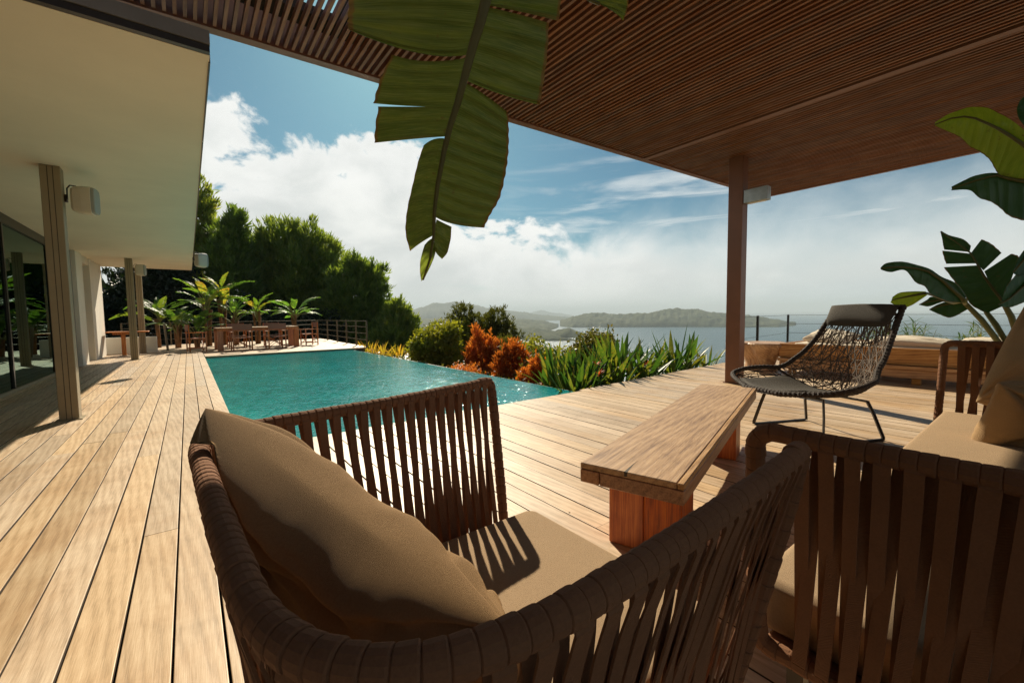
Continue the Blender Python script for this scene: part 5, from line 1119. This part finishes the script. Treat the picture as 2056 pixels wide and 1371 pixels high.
def needle_tufts(cen, dirs, size, per, wid, spread, rng):
    """thin triangles fanned round each tuft direction"""
    n = len(cen); D = np.repeat(dirs, per, 0) + rng.normal(0, spread, (n * per, 3)); D /= np.linalg.norm(D, axis=1)[:, None]
    B = np.repeat(cen, per, 0) + rng.normal(0, 0.16, (n * per, 3)) * np.repeat(size, per)[:, None]
    Ln = np.repeat(size, per) * rng.uniform(0.6, 1.15, n * per)
    side = np.cross(D, rng.normal(0, 1, (n * per, 3))); side /= np.linalg.norm(side, axis=1)[:, None] + 1e-9
    w = wid * rng.uniform(0.7, 1.3, n * per)
    a = B - side * w[:, None] / 2; b_ = B + side * w[:, None] / 2; c = B + D * Ln[:, None]; m_ = B + D * Ln[:, None] * 0.55
    # diamond: two triangles
    V = np.stack([B, m_ - side * w[:, None] / 2, c, m_ + side * w[:, None] / 2], 1).reshape(-1, 3)
    F = np.arange(n * per * 4).reshape(-1, 4); return V, F
def leaf_cards(cen, size, per, spread, rng, lw=0.55):
    n = len(cen) * per; B = np.repeat(cen, per, 0) + rng.normal(0, spread, (n, 3))
    D = rng.normal(0, 1, (n, 3)); D[:, 2] += 0.4; D /= np.linalg.norm(D, axis=1)[:, None]
    S = np.cross(D, rng.normal(0, 1, (n, 3))); S /= np.linalg.norm(S, axis=1)[:, None]
    L = size * rng.uniform(0.6, 1.3, n)[:, None]; w = L * lw
    V = np.stack([B, B + D * L * 0.5 - S * w / 2, B + D * L, B + D * L * 0.5 + S * w / 2], 1).reshape(-1, 3)
    return V, np.arange(n * 4).reshape(-1, 4)
def blob_points(blobs, n, rng, shell=0.75):
    w = np.array([b[3] * b[4] * b[5] for b in blobs]) ** 0.67; idx = rng.choice(len(blobs), n, p=w / w.sum())
    B = np.array(blobs)[idx]; d = rng.normal(0, 1, (n, 3)); d /= np.linalg.norm(d, axis=1)[:, None]
    r = np.where(rng.random(n) < shell, rng.uniform(0.78, 1.02, n), rng.uniform(0.2, 0.8, n)) 
    lump = 1 + 0.34 * np.sin(d[:, 0] * 7 + B[:, 0]) * np.sin(d[:, 1] * 6 + B[:, 1]) + 0.10 * np.sin(d[:, 2] * 9 + B[:, 2])
    return B[:, :3] + d * B[:, 3:6] * (r * lump)[:, None], d
def pine(loc, blobs, n, size, label, seed, trunk_r=0.18, mat='pine', wid=0.085, per=11, K=1.3):
    loc = (loc[0] * K, loc[1] * K); size *= K; blobs = [(b[0] * K, b[1] * K, 1.1 + (b[2] - 1.1) * K, b[3] * K, b[4] * K, b[5] * K) for b in blobs]
    rng = np.random.default_rng(seed); x, y = loc; z0 = gz(x, y) - 0.1
    t = empty('pine_tree', (x, y, z0), 0, label, 'tree', 'pine trees beyond the terrace')
    P_, d = blob_points(blobs, n, rng); sz = size * rng.uniform(0.7, 1.3, n)
    dirs = d * 0.55 + np.array([0, 0, 0.75]) ; dirs /= np.linalg.norm(dirs, axis=1)[:, None]
    V, F = needle_tufts(P_, dirs, sz, per, wid, 0.33, rng)
    me = np_mesh('crown', V - np.array([x, y, z0]), F, M[mat]); add_obj('crown', me, t)
    topz = max(b[2] for b in blobs); mb = MB()
    main = [Vector((x, y, z0)), Vector((x + rng.uniform(-.2, .2), y, z0 + (topz - z0) * 0.35)), Vector((x + rng.uniform(-.4, .4), y, z0 + (topz - z0) * 0.7)), Vector((x, y, topz))]
    mb.tube(main, [trunk_r, trunk_r * 0.8, trunk_r * 0.5, trunk_r * 0.2], 8)
    for b_ in blobs:
        c = Vector(b_[:3]); s = main[1].lerp(main[2], rng.uniform(0, 1)); mb.tube([s, (s + c) / 2 + Vector((0, 0, -0.2)), c], [trunk_r * 0.45, trunk_r * 0.3, trunk_r * 0.1], 5)
    for k in range(len(blobs) * 4):
        b_ = blobs[rng.integers(len(blobs))]; c = Vector(b_[:3]); dd_ = rng.normal(0, 1, 3); dd_ /= np.linalg.norm(dd_); e = c + Vector(dd_ * np.array(b_[3:6]) * 0.9)
        mb.tube([c, (c + e) / 2, e], [trunk_r * 0.14, trunk_r * 0.09, trunk_r * 0.03], 4)
    mb.build('trunk', M['bark'], t)
    return t
def bush(name, loc, blobs, n, size, mat, label, seed, per=5, spread=0.06, cat='bush', lw=0.55, group=None, upright=False, core=None):
    rng = np.random.default_rng(seed); x, y = loc; z0 = gz(x, y) - 0.05
    t = empty(name, (x, y, z0), 0, label, cat, group)
    P_, d = blob_points(blobs, n, rng, 0.8)
    if upright:
        dirs = d * 0.5 + np.array([0, 0, 0.8]); dirs /= np.linalg.norm(dirs, axis=1)[:, None]
        V, F = needle_tufts(P_, dirs, size * rng.uniform(0.7, 1.3, n), per, size * lw, 0.4, rng)
    else: V, F = leaf_cards(P_, size, per, spread, rng, lw)
    add_obj('foliage', np_mesh('foliage', V - np.array([x, y, z0]), F, M[mat]), t)
    mb = MB()
    for b_ in blobs:
        for k in range(4):
            c = Vector(b_[:3]) + Vector((rng.uniform(-.6, .6) * b_[3], rng.uniform(-.6, .6) * b_[4], rng.uniform(0, .6) * b_[5])); mb.tube([(x, y, z0), ((x + c.x) / 2, (y + c.y) / 2, z0 + (c.z - z0) * 0.6), c], [0.02, 0.013, 0.005], 5)
    mb.build('stems', M['bark'], t); return t
def on_ray(az_deg, dist, z=0.0):
    a = math.radians(az_deg); return (dist * math.sin(a), dist * math.cos(a), z)
pine((1.0, 27.0), [(0.66, 26.99, 5.41, 0.85, 0.85, 1.53), (0.83, 26.99, 6.93, 0.50, 0.50, 1.02), (1.46, 26.96, 4.71, 0.99, 0.99, 1.04), (0.96, 26.98, 3.15, 1.23, 1.23, 1.29), (0.06, 27.0, 1.6, 1.2, 1.2, 1.52)], 2000, 0.40, 'tallest pine, rising right beside the edge of the house roof', 1)
pine((1.8, 24.9), [(1.83, 24.93, 5.0, 0.62, 0.62, 0.80), (2.12, 24.91, 5.75, 0.42, 0.42, 0.60), (1.63, 24.95, 3.99, 0.88, 0.88, 0.73), (2.30, 24.91, 4.6, 0.42, 0.42, 0.74), (1.88, 24.93, 2.79, 1.05, 1.05, 1.23), (1.39, 24.96, 1.08, 1.16, 1.16, 1.22)], 1400, 0.38, 'loose airy pine standing between the tallest pine and the domed one', 2)
pine((5.0, 26.6), [(4.31, 26.65, 4.85, 1.37, 1.37, 1.33), (5.68, 26.4, 5.05, 1.14, 1.14, 1.2), (3.54, 26.77, 3.64, 1.09, 1.09, 1.37), (5.1, 26.51, 3.28, 1.88, 1.88, 1.7), (6.64, 26.17, 3.89, 1.05, 1.05, 1.4), (4.29, 26.66, 1.59, 2.0, 2.0, 1.54), (6.04, 26.31, 1.58, 1.37, 1.37, 1.74)], 4400, 0.44, 'broad domed pine behind the dining table', 3, 0.2)
pine((7.4, 22.8), [(7.18, 22.9, 3.30, 0.62, 0.62, 1.0), (7.88, 22.67, 2.84, 0.75, 0.75, 1.02), (6.78, 23.02, 2.04, 1.13, 1.13, 1.45), (8.08, 22.6, 1.37, 0.82, 0.82, 1.35), (7.21, 22.89, 0.45, 1.27, 1.27, 1.2)], 2400, 0.38, 'rounded pine just right of the domed pine, behind the railing', 4)
pine((8.3, 20.3), [(8.36, 20.35, 1.26, 0.40, 0.40, 0.55), (8.72, 20.2, 0.58, 0.55, 0.55, 0.71), (8.14, 20.44, -0.04, 1.0, 1.0, 0.85), (7.57, 20.66, -0.52, 0.95, 0.95, 0.62), (8.81, 20.16, -0.31, 0.53, 0.53, 0.63)], 1300, 0.32, 'smallest low pine at the right end of the row of pines', 5, 0.09)
# dark wooded mass under the pines and beyond the house
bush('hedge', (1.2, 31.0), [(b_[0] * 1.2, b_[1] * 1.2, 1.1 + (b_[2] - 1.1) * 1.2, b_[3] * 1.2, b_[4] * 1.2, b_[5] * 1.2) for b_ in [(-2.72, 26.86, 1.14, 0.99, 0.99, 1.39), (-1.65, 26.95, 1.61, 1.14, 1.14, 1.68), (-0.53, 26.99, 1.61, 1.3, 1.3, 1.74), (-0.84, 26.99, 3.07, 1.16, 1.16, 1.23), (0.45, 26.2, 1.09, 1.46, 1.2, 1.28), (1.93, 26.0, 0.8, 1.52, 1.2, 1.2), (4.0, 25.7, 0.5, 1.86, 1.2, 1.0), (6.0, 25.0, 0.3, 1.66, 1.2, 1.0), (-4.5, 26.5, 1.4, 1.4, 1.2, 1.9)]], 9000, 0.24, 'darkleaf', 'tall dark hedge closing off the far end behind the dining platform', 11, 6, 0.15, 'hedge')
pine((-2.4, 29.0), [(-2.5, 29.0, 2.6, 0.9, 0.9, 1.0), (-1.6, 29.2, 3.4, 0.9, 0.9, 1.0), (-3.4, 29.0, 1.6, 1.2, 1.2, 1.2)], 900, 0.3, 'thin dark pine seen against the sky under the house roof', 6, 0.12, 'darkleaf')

# strelitzia plants by the dining platform
TL = [torn_leaf_mesh('leaf', 0.85 + 0.12 * k, 0.27, 0.35 + 0.15 * k, M['palmleaf'], k) for k in range(3)]
TG = [torn_leaf_mesh('leaf', 0.85 + 0.12 * k, 0.27, 0.40 + 0.15 * k, M['palmgreen'], k + 5) for k in range(3)]
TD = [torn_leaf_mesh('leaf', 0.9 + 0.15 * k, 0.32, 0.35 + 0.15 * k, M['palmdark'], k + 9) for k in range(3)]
def strelitzia(x, y, h, n, meshes, label, seed, spread=1.0, sc=1.0, el0=32, el1=90, mt='trunk_orange'):
    n = int(n * 1.25)
    rr = random.Random(seed); z0 = gz(x, y); t = empty('palm_plant', (x, y, z0), 0, label, 'plant', 'broad leaved plants behind the dining table')
    mb = MB()
    for k in range(3):
        a = rr.uniform(0, 6.28); e = Vector((x + 0.14 * math.cos(a), y + 0.14 * math.sin(a), z0 + h * rr.uniform(0.85, 1.05)))
        mb.tube([(x + 0.05 * math.cos(a), y + 0.05 * math.sin(a), z0), ((x + e.x) / 2, (y + e.y) / 2, z0 + h * 0.5), e], [0.06, 0.045, 0.04], 8)
    mb.build('trunk', M[mt], t, smooth=True)
    for k in range(n):
        az_ = 2 * PI * (k + rr.uniform(-.3, .3)) / n * 3.0; elv = math.radians(rr.uniform(el0, el1)); 
        d = Vector((math.cos(az_) * math.cos(elv), math.sin(az_) * math.cos(elv), math.sin(elv)))
        s0 = Vector((0, 0, h * rr.uniform(0.75, 1.0))); st_ = rr.uniform(0.25, 0.65) * spread; e = s0 + d * st_
        MB().tube([s0, s0.lerp(e, 0.5) + Vector((0, 0, 0.03)), e], [0.022, 0.016, 0.012], 5).build('leaf_stalk', M['palestem'], t, world=False)
        add_obj('leaf', rr.choice(meshes), t, tuple(e), (rr.uniform(-.6, .6), -elv * 0.85, az_), (sc * rr.uniform(0.6, 1.05),) * 3)
strelitzia(0.62, 20.6, 2.1, 15, TL, 'tall orange tinged plant right beside the roof speaker', 31, 1.1, 1.0)
strelitzia(1.15, 21.0, 2.3, 15, TL, 'tall yellow and orange plant left of the dining table head', 32, 1.1, 1.0)
strelitzia(1.55, 20.6, 1.5, 13, TG, 'green plant tucked under the tall yellow plants', 33, 0.9, 0.85)
strelitzia(2.35, 20.9, 1.75, 13, TL, 'yellow topped plant behind the middle of the dining table', 34, 0.8, 0.85, 35, 85)
strelitzia(3.75, 20.6, 1.55, 16, TG, 'fresh green arching plant behind the right end of the dining table', 35, 1.0, 0.95, 15, 80)
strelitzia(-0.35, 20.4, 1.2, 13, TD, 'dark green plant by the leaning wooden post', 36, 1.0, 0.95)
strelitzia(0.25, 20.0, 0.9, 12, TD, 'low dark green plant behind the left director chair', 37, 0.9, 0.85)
strelitzia(-0.9, 21.3, 1.6, 12, TD, 'dark green plant between the far column and the leaning post', 38, 1.0, 0.9)

bush('bush', (5.9, 11.6), [(5.87, 11.6, 0.26, 0.58, 0.5, 0.40), (5.54, 11.76, 0.06, 0.36, 0.36, 0.33), (6.26, 11.39, 0.03, 0.41, 0.41, 0.38), (6.34, 11.35, 0.55, 0.30, 0.30, 0.27), (5.9, 11.6, -0.3, 0.6, 0.5, 0.3)], 1900, 0.11, 'olive', 'dense yellow green bush beyond the far pool rim', 41, 5)
bush('bush', (6.9, 12.7), [(6.78, 12.82, 0.55, 0.45, 0.45, 0.3), (7.3, 12.45, 0.60, 0.36, 0.36, 0.34), (7.0, 12.6, 0.0, 0.6, 0.5, 0.6)], 1700, 0.09, 'olive', 'looser green bush behind the yellow green one', 42, 5)
bush('small_tree', (8.4, 12.4), [(7.7, 12.87, 0.98, 0.42, 0.42, 0.46), (8.22, 12.55, 0.55, 0.64, 0.6, 0.53), (8.73, 12.2, 0.80, 0.42, 0.42, 0.50), (9.01, 11.99, 0.24, 0.42, 0.42, 0.53), (8.5, 12.36, 0.07, 0.76, 0.7, 0.62), (7.91, 12.74, 0.09, 0.5, 0.5, 0.62), (8.4, 12.4, -0.6, 0.8, 0.7, 0.6)], 3400, 0.15, 'brownleaf', 'brownish green bushy tree standing above the orange shrubs', 43, 6, cat='tree', upright=True, lw=0.22)
OG = 'orange shrubs beyond the pool rim'
bush('bush', (6.9, 8.9), [(6.9, 8.9, -0.25, 0.5, 0.5, 0.42), (6.2, 7.3, -0.30, 0.4, 0.4, 0.30), (7.3, 9.8, 0.0, 0.4, 0.4, 0.4)], 1300, 0.12, 'brownleaf', 'mixed green shrub filling the gaps behind the orange shrubs', 51, 6, upright=True, lw=0.2)
bush('orange_shrub', (6.7, 9.95), [(6.47, 10.08, 0.20, 0.10, 0.12, 0.50), (6.30, 10.15, -0.25, 0.13, 0.13, 0.42), (6.62, 9.97, -0.02, 0.15, 0.15, 0.46), (6.78, 9.90, 0.10, 0.11, 0.12, 0.40), (6.95, 9.80, -0.05, 0.14, 0.14, 0.42), (7.10, 9.7, -0.25, 0.12, 0.12, 0.36), (6.7, 9.95, -0.6, 0.45, 0.35, 0.3)], 1000, 0.17, 'orange', 'tallest rusty orange shrub, left one of three', 44, 6, 0.03, upright=True, lw=0.20, group=OG)
bush('orange_shrub', (6.25, 8.2), [(6.12, 8.26, -0.02, 0.12, 0.12, 0.33), (6.30, 8.13, 0.12, 0.09, 0.10, 0.34), (6.44, 8.03, -0.06, 0.12, 0.12, 0.32), (5.98, 8.35, -0.22, 0.12, 0.12, 0.27), (6.60, 7.95, -0.28, 0.13, 0.13, 0.26), (6.2, 8.2, -0.5, 0.35, 0.3, 0.25)], 900, 0.15, 'orange', 'paler orange shrub, middle one of three', 45, 6, 0.03, upright=True, lw=0.20, group=OG)
bush('orange_shrub', (5.6, 6.55), [(5.64, 6.5, 0.0, 0.16, 0.16, 0.18), (5.50, 6.6, -0.17, 0.22, 0.2, 0.14), (5.6, 6.55, -0.4, 0.25, 0.22, 0.2)], 450, 0.11, 'orange', 'smallest orange shrub next to the sword leaved plants', 46, 6, 0.02, upright=True, lw=0.30, group=OG)
bush('bush', (5.35, 8.9), [(5.35, 8.9, -0.35, 0.35, 0.5, 0.16)], 700, 0.05, 'orange', 'low orange tipped ground bush by the pool rim', 47, 5)
bush('bush', (12.3, 15.0), [(12.3, 15.0, -0.9, 1.6, 1.2, 0.8), (14, 13, -1.6, 1.5, 1.3, 1.0)], 2200, 0.16, 'olive', 'rounded bush lower on the slope towards the bay', 48, 5)
bush('bush', (8.2, 7.2), [(8.2, 7.2, 0.30, 0.55, 0.5, 0.30), (8.0, 7.2, -0.3, 0.7, 0.6, 0.6)], 1500, 0.09, 'brownleaf', 'leafy bush rising behind the sword leaved plants', 49, 5)
for k, (x, y, lab) in enumerate(((12.36, 1.9, 'narrow leaved sprig right of the lounge chair headrest'), (11.96, 0.95, 'narrow leaved sprig under the dark banana leaves'), (12.6, 2.6, 'narrow leaved sprig hidden behind the headrest'))):
    rr = random.Random(k); t = empty('sprig', (x, y, -0.6), 0, lab, 'plant', 'narrow leaved sprigs at the railing')
    bm2 = blade_mesh('leaf', 0.26, 0.020, 0.2, M['agave'], 4)
    for q in range(26):
        a = rr.uniform(0, 6.28); r = rr.uniform(0.1, 0.42); top_ = Vector((r * math.cos(a), r * math.sin(a), 1.02 + rr.uniform(0, 0.52) - r * 0.5))
        MB().tube([(0, 0, 0), top_ * 0.6, top_], [0.008, 0.005, 0.003], 4).build('stem', M['palestem'], t, world=False)
        for w_ in range(7):
            s = rr.uniform(0.72, 1.0); add_obj('leaf', bm2, t, tuple(top_ * s), (0, -rr.uniform(-0.2, 1.1), rr.uniform(0, 6.28)), (rr.uniform(0.7, 1.2),) * 3)

# sword leaved clumps along the deck edge
AL = [blade_mesh('leaf', L, w, dr, M['agave'], 7, 0.30, 0.5, seed=k) for k, (L, w, dr) in enumerate(((0.62, 0.060, 0.05), (0.70, 0.066, 0.15), (0.58, 0.056, 0.35), (0.75, 0.060, 0.0)))]
labs = ['sword leaved clump touching the pool corner', 'sword leaved clump carrying two red flowers', 'sword leaved clump whose blades shade the deck edge', 'tallest sword leaved clump midway along the deck edge', 'sword leaved clump leaning over the deck with a flat low blade',
        'sword leaved clump left of the pergola post', 'sword leaved clump behind the pool corner clump', 'sword leaved clump in the back row with yellow blades', 'sword leaved clump in the back row behind the tallest', 'sword leaved clump nearest the pergola post', 'small sword leaved clump peeping right of the pergola post', 'sword leaved clump in the back row by the gap']
spots = [(4.92, 4.72, 22, 0.85), (5.30, 4.95, 24, 0.95), (5.85, 4.95, 24, 0.95), (6.45, 5.10, 26, 1.22), (7.05, 4.98, 22, 1.05), (8.35, 5.15, 22, 1.12), (5.2, 5.55, 24, 1.0), (6.0, 5.65, 24, 1.05), (7.0, 5.75, 22, 1.1), (9.1, 5.25, 20, 1.2), (9.9, 5.2, 8, 0.8), (7.7, 5.4, 18, 0.95)]
for k, (x, y, n, sc) in enumerate(spots):
    rr = random.Random(100 + k); t = empty('sword_plant', (x, y, -0.30), 0, labs[k], 'plant', 'sword leaved clumps along the deck edge')
    for q in range(int(n * 1.35)):
        az_ = rr.uniform(0, 2 * PI); elv = math.radians(rr.triangular(25, 92, 66)); r = rr.uniform(0.0, 0.27)
        add_obj('leaf', rr.choice(AL), t, (r * math.cos(az_), r * math.sin(az_), 0.0), (rr.uniform(-.5, .5), -elv, az_ + rr.uniform(-.3, .3)), (sc * rr.uniform(0.85, 1.45), sc * rr.uniform(0.95, 1.6), sc))
    if k in (0, 1, 2, 4):
        for q in range(2 if k == 1 else 1):
            a = rr.uniform(3.6, 5.4); f0 = Vector((0.38 * math.cos(a) + 0.10 * q, 0.34 * math.sin(a), 0.42 + 0.14 * q)); mb = MB(); mb.tube([(0, 0, 0), f0 * 0.6 + Vector((0, 0, 0.06)), f0], 0.007, 5); mb.build('flower_stalk', M['palestem'], t, world=False)
            mb = MB()
            for w_ in range(12):
                d = Vector((rr.uniform(-1, 1), rr.uniform(-1, 1), rr.uniform(-0.3, 1))).normalized(); sd_ = d.cross(Vector((0, 0, 1))).normalized() * 0.013
                mb.add([f0, f0 + d * 0.05 + sd_, f0 + d * rr.uniform(0.09, 0.13), f0 + d * 0.05 - sd_], [(0, 1, 2, 3)])
            mb.build('flower', M['flower'], t, world=False)
# yellow blades by the railing end
YB = [blade_mesh('leaf', 0.60, 0.045, 0.25, M['yellowblade'], 6, 0.25, 0.5, seed=k + 20) for k in range(2)]
for k, (x, y, lab) in enumerate(((5.35, 15.5, 'yellow bladed clump at the foot of the railing end post'), (5.55, 14.9, 'yellow bladed clump just past the pool corner'), (5.4, 16.3, 'yellow bladed clump behind the last railing bay'), (5.8, 14.2, 'yellow bladed clump trailing along the pool rim'))):
    rr = random.Random(60 + k); t = empty('yellow_plant', (x, y, -0.35), 0, lab, 'plant', 'yellow bladed clumps by the railing')
    for q in range(34):
        az_ = rr.uniform(0, 2 * PI); elv = math.radians(rr.uniform(15, 85)); r = rr.uniform(0, 0.3)
        add_obj('leaf', rr.choice(YB), t, (r * math.cos(az_), r * math.sin(az_), 0), (rr.uniform(-.5, .5), -elv, az_), (rr.uniform(0.7, 1.2),) * 3)
# ground cover and fallen stems between the shrubs
rng = np.random.default_rng(77); n = 5200; px_ = rng.uniform(4.7, 9.5, n); py_ = rng.uniform(4.6, 16, n)
Z0 = np.array([gz(a, b_) for a, b_ in zip(px_, py_)]); P_ = np.stack([px_, py_, Z0 + rng.uniform(-0.02, 0.10, n)], 1)
Vv_, Ff_ = leaf_cards(P_, 0.10, 4, 0.08, rng, 0.4)
props(add_obj('ground_cover', np_mesh('ground_cover', Vv_, Ff_, M['brownleaf'])), 'low tangled ground cover between the pool rim and the shrubs', 'ground cover', kind='stuff')

# ------------------------------------------------------------------ air
hz = MB(); hz.box((-16000, -3000, SEA - 4.5), (16000, 16000, 230))
hm = bpy.data.materials.new('haze_air'); hm.use_nodes = True; ht = hm.node_tree; ht.nodes.clear()
pv = ht.nodes.new('ShaderNodeVolumePrincipled'); ho = ht.nodes.new('ShaderNodeOutputMaterial'); ht.links.new(pv.outputs[0], ho.inputs['Volume'])
pv.inputs['Color'].default_value = (0.80, 0.93, 1.0, 1); pv.inputs['Density'].default_value = 0.00017; pv.inputs['Anisotropy'].default_value = 0.0
ho_ = hz.build('haze', hm); ho_['kind'] = 'stuff'; ho_['label'] = 'pale sea haze over the bay'
